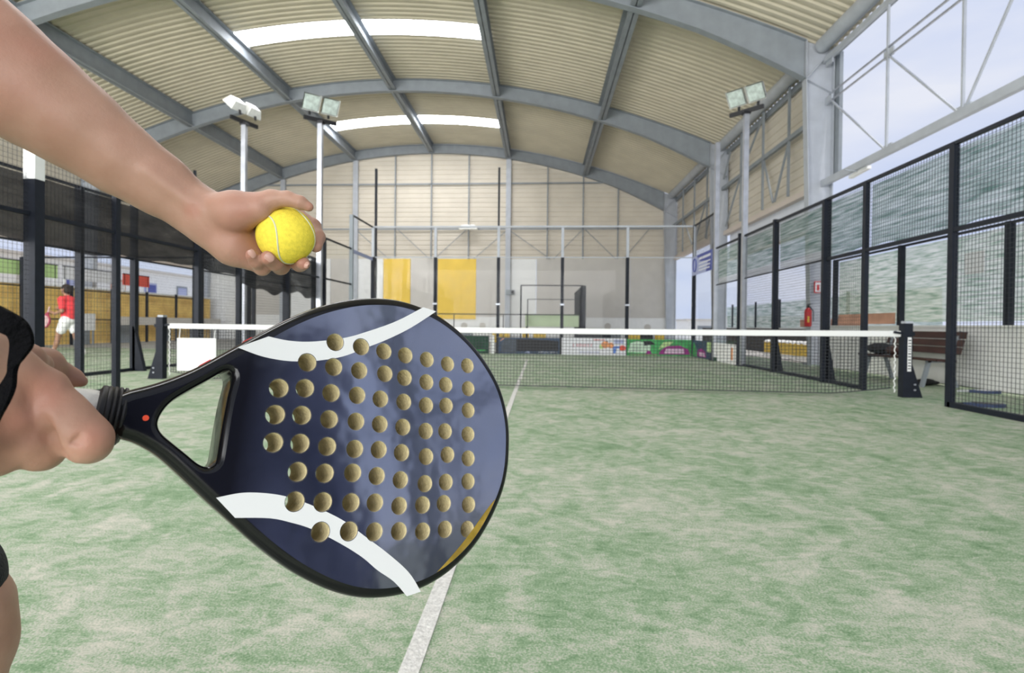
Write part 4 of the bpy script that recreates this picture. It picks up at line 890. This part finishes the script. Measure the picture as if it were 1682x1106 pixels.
fo = inset(outer, 7.5*K); fi = inset(throat, -4.5*K)
def inside(P_, L):
    x, y = P_[:, 0, None], P_[:, 1, None]; x1, y1 = L[:, 0], L[:, 1]; x2, y2 = np.roll(x1, -1), np.roll(y1, -1)
    return (((y1 > y) != (y2 > y)) & (x < (x2-x1)*(y-y1)/np.where(y2 == y1, 1e-12, y2-y1)+x1)).sum(1) % 2 == 1
def cap(z, up, skip=None):
    from mathutils.geometry import delaunay_2d_cdt
    loops = [fo if skip is None else inset(outer, 18*K*slim(outer[:, 0])), fi]+[np.array([(x*K+HR*math.cos(2*PI*i/NS), y*K+HR*math.sin(2*PI*i/NS)) for i in range(NS)]) for x, y in HOLES]
    vs = []; es = []
    for L in loops:
        o = len(vs); vs += [Vector(q) for q in L]; es += [(o+i, o+(i+1) % len(L)) for i in range(len(L))]
    V, _, F, _, _, _ = delaunay_2d_cdt(vs, es, [], 0, 1e-7)
    C_ = np.array([np.mean([V[i] for i in f], 0) for f in F]); ok = inside(C_, loops[0])
    for L in loops[1:]: ok &= ~inside(C_, L)
    bm = bmesh.new(); bv = [bm.verts.new((v.x, v.y, z)) for v in V]
    for f, k in zip(F, ok):
        if k: bm.faces.new([bv[i] for i in f])
    for v in [v for v in bm.verts if not v.link_faces]: bm.verts.remove(v)
    bm.normal_update()
    for f in bm.faces:
        if (f.normal.z > 0) != up: f.normal_flip()
    return bm
bmf = cap(0, True); bmb = cap(-TH, False, 1)
me = bpy.data.meshes.new('face'); bmf.to_mesh(me); bmf.free(); me.materials.append(MT['face']); link(bpy.data.objects.new('face', me), racket)
me = bpy.data.meshes.new('back_face'); bmb.to_mesh(me); bmb.free(); me.materials.append(MT['face']); link(bpy.data.objects.new('back_face', me), racket)
# hole linings: one shared mesh, each hole a part
hl = MB(); rows = []
for r, z in ((HR+.5*K, .05*K), (HR, -.5*K), (HR-.35*K, -2.*K), (HR-.35*K, -TH+2*K), (HR, -TH+.5*K), (HR+.5*K, -TH-.05*K)):
    rows.append([(r*math.cos(-2*PI*i/NS), r*math.sin(-2*PI*i/NS), z) for i in range(NS+1)])
hl.grid(rows[::-1]); h0 = hl.build('hole_lining', 'foam', racket, smooth=True); h0.location = (HOLES[0][0]*K, HOLES[0][1]*K, 0)
for x, y in HOLES[1:]:
    c = h0.copy(); link(c, racket); c.location = (x*K, y*K, 0)
# white arcs: thin decals just proud of the face, pierced where the holes cross them
def stripe(pts, name):
    L = np.array(pts)*K; o = MB().prism([tuple(q) for q in L], (0, 0, 0), (1, 0, 0), (0, 1, 0), (0, 0, 1), .0001, .0004).build(name, 'sticker', racket)
    cut = MB(); c0 = np.array(pts)
    for x, y in HOLES:
        if np.min(np.hypot(c0[:, 0]-x, c0[:, 1]-y)) < 24: cut.prism([((x*K)+(HR+.4*K)*math.cos(2*PI*i/NS), (y*K)+(HR+.4*K)*math.sin(2*PI*i/NS)) for i in range(NS)], (0, 0, 0), (1, 0, 0), (0, 1, 0), (0, 0, 1), -.002, .003)
    co = cut.build('cutter', 'sticker', racket)
    md = o.modifiers.new('b', 'BOOLEAN'); md.operation = 'DIFFERENCE'; md.object = co; md.solver = 'EXACT'
    bpy.context.view_layer.update(); dg = bpy.context.evaluated_depsgraph_get()
    me = bpy.data.meshes.new_from_object(o.evaluated_get(dg)); o.modifiers.clear(); old = o.data; o.data = me; bpy.data.meshes.remove(old); bpy.data.objects.remove(co)
    return o
def dense(pts, corners):
    out = []; n = len(pts); cs = sorted(corners)
    for a, b in zip(cs, cs[1:]+[cs[0]+n]):
        seg = [pts[i % n] for i in range(a, b+1)]
        s = spline(seg, 5, False) if len(seg) > 2 else np.array(seg); out += [tuple(q) for q in s[:-1]]
    return out
stripe(dense(S1, [0, 1, 7, 8]), 'white_arc'); stripe(dense(S2, [0, 10, 11, 19]), 'white_arc')
# bridge in the throat, collar, grip, butt
mb = MB(); mb.tube([(-.2165, .0, -.002), (-.2165, .0, .0008)], [.0024, .0018], 10); mb.build('red_rivet', mat('red_dot', (.8, .08, .03), .3), racket, smooth=True)
def lathe(name, prof, m, ry=1., rz=1., cz=-.019, cy=.0015, n=28):
    rows = []
    for x, r in prof: rows.append([(x, cy+r*ry*math.cos(2*PI*i/n), cz+r*rz*math.sin(2*PI*i/n)) for i in range(n+1)])
    return MB().grid(rows).build(name, m, racket, smooth=True)
pr = [(-.2268, .0166)]
for i in range(5):
    x = -.2275-i*.0029; pr += [(x, .0172+.0003*i), (x-.0009, .0186), (x-.0020, .0186), (x-.0027, .0172+.0003*i)]
pr += [(-.2432, .015)]
lathe('collar', pr, 'rubber', 1.0, 1.13)
gp_ = [(-.2425, .0158)]
for i in range(9): gp_ += [(-.2455-i*.0135, .0162), (-.2605-i*.0135, .0160), (-.262-i*.0135, .0154)]
lathe('grip', gp_+[(-.372, .016), (-.373, .0)], 'grip', .92, 1.0)
lathe('butt_cap', [(-.371, .0), (-.371, .0185), (-.378, .019), (-.383, .016), (-.3835, .0)], 'rubber', .95, 1.0)
mb = MB()
for a, b in (((-190.5, 40.2), (-184.5, 45.4)), ((-165, 62.4), (-160, 66.6))): mb.bar((a[0]*K, a[1]*K-.0002, -.011), (b[0]*K, b[1]*K-.0002, -.011), .0009, .006, (0, 0, 1))
mb.build('red_print', mat('red_edge_print', (.7, .05, .05), .3), racket)
# likely gold reflection along the lower right rim, painted as a thin metallic band
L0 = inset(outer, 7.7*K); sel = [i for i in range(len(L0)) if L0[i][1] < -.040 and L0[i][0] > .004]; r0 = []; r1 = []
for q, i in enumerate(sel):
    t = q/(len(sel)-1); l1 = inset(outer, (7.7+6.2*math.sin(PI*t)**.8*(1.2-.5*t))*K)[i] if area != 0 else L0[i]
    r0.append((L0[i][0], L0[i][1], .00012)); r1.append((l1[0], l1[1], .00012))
MB().grid([r0, r1] if area < 0 else [r1, r0]).build('gold_reflection_band', mat('gold_reflection_band', (.62, .40, .07), .28, metal=.85, noise=.35, nscale=40, bump=.3, bscale=60), racket)
# wrist strap: a twisted black webbing loop from the butt round the wrist
inv = racket.matrix_world.inverted()
def ribbon(pts, name):
    C_ = spline([at(x, y, z) for x, y, z, *_ in pts], 6, False); Wd = spline([at(x2, y2, z)-at(x1, y1, z) for _, _, z, x1, y1, x2, y2 in pts], 6, False)
    r1 = []; r2 = []; r3 = []; r4 = []
    for i in range(len(C_)):
        w = Wd[i]*.5; d = C_[min(i+1, len(C_)-1)]-C_[max(i-1, 0)]; nn = np.cross(d, w); nn = nn/max(1e-9, np.linalg.norm(nn))*.0011
        for rr, sgn, s2 in ((r1, -1, 1), (r2, 1, 1), (r3, 1, -1), (r4, -1, -1)): rr.append(inv @ Vector(C_[i]+w*sgn+nn*s2))
    return MB().grid([r1, r2, r3, r4, r1]).build(name, 'strap', racket, smooth=True)
ribbon([(-60, 498, .285, -60, 480, -60, 518), (-25, 512, .268, -28, 494, -22, 534), (5, 527, .262, 8, 508, 0, 546), (28, 541, .264, 41, 529, 12, 552), (36, 565, .266, 52, 562, 16, 566), (27, 592, .266, 40, 588, 16, 596), (18, 615, .266, 29, 606, 13, 622), (2, 650, .262, 24, 640, -16, 658), (-20, 690, .262, 4, 688, -36, 690), (-45, 735, .275, -24, 740, -66, 732), (-75, 765, .31, -60, 775, -90, 755)], 'wrist_strap')
# ------------------------------------------------------------------ the player: hands, arms and the body standing to the left of the frame
player = empty('person', (-.62, -6.95, 0), label='player in the foreground, bare arms, black shorts, holding up a yellow ball and a racket', cat='person')
LA = []   # left arm, palm towards the camera
LA += chain([(-165, 5, .575, 78), (-60, 70, .578, 92), (0, 117, .585, 85), (67, 166, .60, 75.5), (134, 213, .615, 64), (201, 263, .632, 53), (262, 303, .648, 44.5), (322, 346, .663, 38)], .02)
LA += chain([(322, 346, .663, 37), (372, 378, .675, 36), (425, 388, .695, 33)], .016)                      # palm core
LA += chain([(345, 348, .655, 31), (388, 348, .648, 31), (425, 343, .647, 23)], .012)                       # thumb mound
LA += chain([(342, 372, .66, 31), (384, 406, .667, 28), (414, 424, .676, 21)], .012)                        # little finger side
LA += chain([(395, 352, .69, 26), (445, 350, .715, 16)], .014); LA += chain([(400, 375, .695, 28), (440, 374, .72, 17)], .014); LA += chain([(400, 395, .695, 26), (432, 400, .713, 17)], .014)
LA += chain([(322, 330, .650, 10), (250, 292, .636, 8)], .02)                                               # wrist tendon
LA += chain([(420, 337, .648, 20), (446, 328, .648, 15), (472, 326.5, .647, 12.5)], .006); LA += chain([(472, 326.5, .647, 12.5), (493, 333, .646, 11), (507, 340, .648, 7.8)], .003)   # thumb
FK = .0035
LA += chain([(440, 350, .716, 14), (485, 352, .728, 12.5)], .006); LA += chain([(485, 352, .728, 12.5), (514, 372, .722, 12.5), (522, 390, .706, 11.6), (519, 405, .692, 10)], FK)     # index
LA += chain([(440, 374, .722, 14), (482, 400, .732, 12.5)], .006); LA += chain([(482, 400, .732, 12.5), (491, 424, .716, 13.2), (492, 433, .694, 13), (498, 433, .676, 11)], FK)      # middle
LA += chain([(432, 400, .714, 14), (462, 432, .715, 13)], .006); LA += chain([(462, 432, .715, 13), (461, 437, .690, 14), (452, 431, .668, 13.4), (440, 424, .651, 12)], FK)        # ring
LA += chain([(412, 420, .682, 15), (430, 440, .688, 11.8)], .006); LA += chain([(430, 440, .688, 12.6), (431, 440, .672, 12.2), (421, 429, .656, 11.4), (412, 418, .645, 10)], FK)     # little
# veins and tendons under the skin of the wrist
LA += [('+', P(238, 280, .611)+CF*.0052, .0045, P(326, 344, .636)+CF*.0052, .0045, .011)]
# creases of the palm and wrist
for a, b in (((372, 330, .617), (384, 362, .618)), ((384, 362, .618), (418, 376, .628))): LA += [('-', P(*a), .0016, P(*b), .0014, .006)]
LA += [('-', P(398, 425, .64), .0016, P(420, 402, .648), .0014, .005), ('-', P(318, 340, .628), .0015, P(332, 372, .632), .0015, .005), ('-', P(410, 440, .662), .0013, P(417, 428, .655), .001, .004)]
BC = P(469.5, 387, .672); BR = .0335
LA.append(('-', BC, BR-.0004, BC+1e-6, BR-.0004, .001))
va = sdf_body(LA, .0016, clip=(np.array(P(-30, 0, .5))*0-50, np.array([50, 50, 50])))
RA = []   # right arm and the fist round the grip, back of the hand towards the camera
HX = lambda u, dv=0., dn=0.: RO+RU*u+RV*(.0015+dv)+RN*(-.019+dn)
def px3(q): return np.array(q)
RA += chain([(-330, 560, .245, 118), (-150, 572, .272, 90), (-60, 588, .288, 62)], .01)
HK = .006
RA += chain([(-60, 588, .288, 54), (10, 605, .301, 38), (76, 636, .313, 29)], HK)
RA += chain([(-60, 600, .288, 52), (-15, 648, .295, 38), (28, 690, .303, 32)], HK)
RA += chain([(-60, 615, .287, 50), (-45, 680, .289, 37), (-18, 730, .296, 31)], HK)
RA += chain([(-75, 630, .285, 48), (-75, 700, .283, 37), (-55, 762, .289, 30)], HK)
RA += chain([(-20, 582, .305, 31), (40, 592, .328, 24), (64, 600, .345, 20)], .008)
RA += chain([(76, 642, .3135, 31), (104, 682, .315, 36), (122, 704, .316, 37), (142, 722, .318, 36.5)], .0045); RA += chain([(143, 722, .318, 36), (148, 728, .345, 31), (132, 708, .378, 25)], .004); RA += chain([(132, 708, .378, 25), (112, 690, .392, 20)], .004)
RA += chain([(25, 694, .304, 32), (47, 722, .309, 34.5), (64, 736, .316, 34.5)], .0035); RA += chain([(66, 735, .316, 36), (70, 740, .342, 31), (52, 718, .368, 25)], .004); RA += chain([(52, 718, .368, 25), (36, 690, .38, 20)], .004)
RA += chain([(-20, 735, .295, 34), (-8, 745, .302, 35), (-4, 744, .314, 33)], .005); RA += chain([(-4, 744, .314, 33), (0, 740, .342, 28), (-18, 714, .36, 23)], .004)
RA += chain([(-58, 765, .289, 32), (-52, 762, .308, 30), (-58, 742, .335, 25), (-70, 712, .35, 20)], .005)
RA += chain([(40, 592, .352, 27), (74, 598, .372, 22), (100, 612, .386, 17)], .008); RA += chain([(100, 612, .386, 17), (120, 621, .390, 14), (134, 627, .391, 9)], .003)
RA += [('-', P(70, 690, .3005), .0018, P(84, 716, .3045), .0028, .004), ('-', P(84, 716, .3045), .0028, P(103, 748, .309), .0034, .004), ('-', P(0, 735, .2885), .0022, P(20, 768, .294), .004, .005)]
for dx in (-12, -4, 4): RA += [('-', P(131+dx, 730+dx*.3, .3055), .0009, P(157+dx, 705+dx*.3, .3065), .0006, .002)]
RA.append(('-', HX(-.39), .0157, HX(-.22), .0157, .0012))
vb = sdf_body(RA, .0013, clip=(P(-260, 560, .27)*0-50, np.array([50, 50, 50])))
# the rest of the body, outside the frame: torso, legs, neck, head
def Q(x, y, z): return CAM+CR*x+CU*y+CF*z          # metres right / up / forward of the camera
def limb(pts, k): return [('+', Q(*pts[i][:3]), pts[i][3], Q(*pts[i+1][:3]), pts[i+1][3], k) for i in range(len(pts)-1)]
e1 = P(-165, 5, .575); e2 = P(-330, 560, .245)
BD = []
shL = (-.86, .44, .60); shR = (-.80, .43, .22)
BD += [('+', e1, .046, Q(*shL), .058, .03), ('+', e2, .034, Q(*shR), .058, .03)]
BD += limb([(-.86, .42, .41, .10), (-.88, .25, .41, .125), (-.90, .05, .42, .115), (-.88, -.06, .42, .125)], .05)
BD += limb([(-.86, .42, .52, .085), (-.86, .42, .30, .085)], .05); BD += limb([(-.88, -.06, .50, .10), (-.88, -.06, .34, .10)], .05)
BD += limb([(-.85, .45, .41, .062), (-.81, .58, .41, .056)], .03); BD += limb([(-.79, .66, .41, .088), (-.75, .65, .41, .07), (-.735, .60, .41, .05)], .03); BD += limb([(-.80, .71, .41, .095), (-.80, .70, .41, .09)], .03)
BD += [('+', Q(-.676, .645, .41), .012, Q(-.66, .63, .41), .014, .015), ('+', Q(-.80, .65, .505), .016, Q(-.80, .67, .507), .018, .01), ('+', Q(-.80, .65, .315), .016, Q(-.80, .67, .313), .018, .01)]
BD += limb([(-.88, -.10, .51, .088), (-.80, -.26, .62, .074), (-.690, -.355, .715, .056)], .04); BD += limb([(-.690, -.355, .715, .056), (-.686, -.40, .715, .056), (-.700, -.47, .715, .052), (-.733, -.60, .715, .046), (-.75, -.815, .715, .036)], .02); BD += limb([(-.76, -.835, .715, .035), (-.61, -.855, .715, .026)], .03)
BD += limb([(-.88, -.10, .33, .088), (-.83, -.28, .26, .074), (-.80, -.42, .22, .058)], .04); BD += limb([(-.80, -.42, .22, .056), (-.84, -.58, .22, .052), (-.87, -.815, .22, .036)], .03); BD += limb([(-.89, -.835, .22, .035), (-.74, -.855, .22, .026)], .03)
vc = sdf_body(BD, .008)
inv_p = np.array(player.location)
body = np_mesh('body', [(v-inv_p, f) for v, f in (va, vb, vc)], 'skin', player)
redden(MT['skin'], [(tuple(P(*q)-inv_p), r) for q, r in (((66, 640, .302), .022), ((22, 697, .292), .022), ((150, 722, .306), .016), ((410, 418, .64), .009), ((438, 424, .645), .010), ((499, 434, .67), .010), ((510, 340, .648), .010), ((520, 407, .692), .010), ((400, 350, .618), .02), ((396, 428, .645), .018), ((318, 345, .635), .016))], (.42, .13, .09))
SH = limb([(-.86, .42, .41, .115), (-.88, .25, .41, .145), (-.90, -.04, .42, .146)], .05)+limb([(-.86, .43, .53, .10), (-.86, .43, .29, .10)], .05)
SH += [('+', Q(*shL), .075, Q(-.80, .40, .595), .07, .03), ('+', Q(*shR), .075, Q(-.74, .34, .225), .07, .03)]
v, f = sdf_body(SH, .009); np_mesh('shirt', [(v-inv_p, f)], 'greyshirt', player)
SO = limb([(-.90, .04, .42, .134), (-.88, -.08, .42, .142)], .05)+limb([(-.88, -.08, .50, .115), (-.77, -.24, .64, .095), (-.712, -.318, .70, .078)], .03)+limb([(-.88, -.08, .34, .115), (-.83, -.26, .27, .10), (-.81, -.35, .24, .092)], .03)
SO += [('-', Q(-.692, -.400, .725), .062, Q(-.664, -.44, .745), .072, .003)]
v, f = sdf_body(SO, .006); np_mesh('shorts', [(v-inv_p, f)], 'blackcloth', player)
for x, z in ((-.69, .715), (-.82, .22)):
    v, f = sdf_body(limb([(x-.08, -.835, z, .044), (x, -.84, z, .042), (x+.10, -.85, z, .032)], .03), .006); np_mesh('shoe', [(v-inv_p, f)], 'shoew', player)
v, f = sdf_body([('+', Q(-.815, .73, .41), .097, Q(-.83, .66, .41), .09, .03), ('-', Q(-.70, .64, .41), .075, Q(-.70, .5, .41), .1, .01)], .006); np_mesh('hair', [(v-inv_p, f)], 'hair', player)
for dz in (-.032, .032):
    mb = MB(); c = Q(-.685, .667, .41+dz); mb.ball(c-inv_p, .012); e = mb.build('eye', 'eye', player, smooth=True); mb = MB(); c = Q(-.6755, .667, .41+dz); mb.ball(c-inv_p, .0055, 8, 6); mb.build('iris', 'iris', e, smooth=True)
mb = MB(); mb.tube([Q(-.682, .60, .385)-inv_p, Q(-.672, .598, .41)-inv_p, Q(-.682, .60, .435)-inv_p], [.003, .006, .003], 8); mb.build('mouth', 'lip', player, smooth=True)
def nail(px, py, z, dx, dy, dz, wpx, hpx):
    """a fingernail: thin shell along direction (dx, dy) in the image, leaning by dz"""
    c = P(px, py, z); a = (P(px+dx, py+dy, z+dz)-c); a /= np.linalg.norm(a); v_ = CAM-c; v_ /= np.linalg.norm(v_); b = np.cross(a, v_); b /= np.linalg.norm(b); nn = np.cross(b, a)
    if nn@v_ < 0: nn = -nn
    w = wpx*z/FPX; h_ = hpx*z/FPX; rows = []
    for i in range(9):
        s = -1+2*i/8; r = []
        for j in range(9):
            t = -1+2*j/8; ww = w*math.sqrt(max(.02, 1-abs(s)**3.2*.75)); r.append(c+a*h_*s+b*ww*t-nn*(.0019*t*t+.0009*s*s)-inv_p)
        rows.append(r)
    return MB().grid(rows).build('fingernail', 'nail', player, smooth=True)
nail(414, 417.5, .6384, -5, -9, -.003, 5.6, 7.4); nail(442.5, 423.5, .6430, -8, -6, -.003, 6.6, 7.8); nail(500.5, 434, .6690, 6, 3, -.002, 5.6, 5.6)
# the ball
bl = empty('tennis_ball', tuple(BC), label='bright yellow felt ball held in the raised hand', cat='ball')
MB().ball((0, 0, 0), BR, 48, 32).build('felt', 'ball', bl, smooth=True)
pts = []
for i in range(97):
    t = 2*PI*i/96; a_, b_ = .75, .25
    v_ = Vector((a_*math.cos(t)+b_*math.cos(3*t), a_*math.sin(t)-b_*math.sin(3*t), 2*math.sqrt(a_*b_)*math.sin(2*t))).normalized()*(BR*1.0)
    pts.append(v_)
sm = MB(); sm.tube(pts, .0010, 6, False); so = sm.build('seam', 'seam', bl, smooth=True)
SR = Matrix([[0.9908, -0.0372, 0.1298], [-0.08, 0.6124, 0.7865], [-0.1088, -0.7897, 0.6038]])
CB = Matrix([[CR[i], CU[i], -CF[i]] for i in range(3)]); so.rotation_euler = (CB @ SR).to_euler()
# ------------------------------------------------------------------ the second player on the neighbouring court, walking left
p2 = empty('person', (-11.35, 5.55, 0), label='player in a red shirt and white shorts walking on the neighbouring court', cat='person')
# axes: local -x is the walking direction (left in the photo), z up
def seg(pts, k): return [('+', pts[i][:3], pts[i][3], pts[i+1][:3], pts[i+1][3], k) for i in range(len(pts)-1)]
B2 = seg([(0, 0, 1.42, .10), (.01, 0, 1.2, .125), (.02, 0, 1.0, .125), (.02, 0, .93, .13)], .05)+seg([(0, -.15, 1.42, .065), (0, .15, 1.42, .065)], .05)+seg([(0, 0, 1.45, .055), (-.03, 0, 1.56, .052)], .03)
B2 += seg([(-.04, 0, 1.68, .095), (-.06, 0, 1.64, .08), (-.085, 0, 1.60, .055)], .03)+seg([(-.135, 0, 1.655, .012), (-.15, 0, 1.64, .014)], .012)+seg([(-.03, -.098, 1.66, .018), (-.03, -.1, 1.67, .018)], .01)+seg([(-.03, .098, 1.66, .018), (-.03, .1, 1.67, .018)], .01)
B2 += seg([(.02, -.09, .92, .095), (-.13, -.09, .62, .068), (-.16, -.09, .50, .055)], .03)+seg([(-.16, -.09, .50, .056), (-.20, -.09, .36, .055), (-.30, -.09, .10, .036), (-.31, -.09, .06, .035)], .03)+seg([(-.30, -.09, .05, .038), (-.42, -.09, .045, .028)], .03)
B2 += seg([(.02, .09, .92, .095), (.12, .09, .62, .068), (.14, .09, .50, .055)], .03)+seg([(.14, .09, .5, .056), (.20, .09, .36, .055), (.33, .09, .13, .036)], .03)+seg([(.34, .09, .10, .036), (.24, .09, .045, .028)], .03)
B2 += seg([(0, -.19, 1.40, .058), (.06, -.23, 1.13, .042)], .03)+seg([(.06, -.23, 1.13, .040), (-.15, -.20, 1.06, .033), (-.22, -.16, 1.08, .028)], .02)+seg([(-.22, -.16, 1.08, .03), (-.30, -.13, 1.09, .032)], .02)
B2 += seg([(0, .19, 1.40, .058), (.05, .22, 1.13, .042)], .03)+seg([(.05, .22, 1.13, .040), (-.16, .16, 1.10, .033), (-.24, .10, 1.16, .028)], .02)+seg([(-.24, .10, 1.16, .03), (-.31, .06, 1.20, .03)], .02)
for s, y, z in ((1, -.13, 1.09), (1, .06, 1.20)):
    for i in range(4): B2 += seg([(-.29, y+.012*i-.018, z+.015-.012*i, .012), (-.345, y+.014*i-.02, z+.01-.014*i, .010), (-.355, y+.016*i+.005, z-.02-.012*i, .009)], .006)
    B2 += seg([(-.27, y-.02, z+.025, .013), (-.315, y-.035, z+.05, .010)], .008)
def add2(name, pr, h, m):
    v, f = sdf_body(pr, h); return np_mesh(name, [(v, f)], m, p2)
add2('body', B2, .009, 'skin2')
add2('shirt', seg([(0, 0, 1.41, .115), (.01, 0, 1.2, .148), (.02, 0, .95, .150)], .05)+seg([(0, -.16, 1.42, .078), (0, .16, 1.42, .078)], .05)+seg([(0, -.19, 1.40, .074), (.045, -.215, 1.22, .068)], .03)+seg([(0, .19, 1.40, .074), (.04, .21, 1.22, .068)], .03), .012, 'redcloth')
add2('shorts', seg([(.02, 0, .98, .145), (.02, 0, .90, .15)], .05)+seg([(.02, -.09, .88, .125), (-.08, -.09, .66, .105)], .03)+seg([(.02, .09, .88, .125), (.10, .09, .66, .105)], .03), .012, 'whitecloth')
add2('hair', [('+', (-.025, 0, 1.70), .105, (-.0, 0, 1.64), .09, .03), ('-', (-.16, 0, 1.62), .09, (-.16, 0, 1.5), .12, .01)], .009, 'hair')
for x, y, z in ((-.31, -.09, .05), (.335, .09, .085)): add2('shoe', seg([(x, y, z, .047), (x-.12, y, z-.008 if z < .06 else z-.045, .035)], .03), .009, 'shoew'); add2('sock', seg([(x+.01, y, z+.05, .044), (x+(.03 if x < 0 else -.02), y, z+.14, .043)], .02), .009, 'whitecloth')
for y in (-.035, .035):
    mb = MB(); mb.ball((-.128, y, 1.675), .012, 8, 6); mb.build('eye', 'eye', p2, smooth=True)
r2 = racket_small('padel_racket', (-11.70, 5.40, 1.12), PI, 'small dark pink racket held by the player in the red shirt', mat('pink_frame', (.42, .07, .12), .4), mat('pale_face', (.6, .42, .42), .4), flat=False)
r2.rotation_euler = (0, math.radians(72), PI*.98)
print('objects', len(bpy.data.objects))
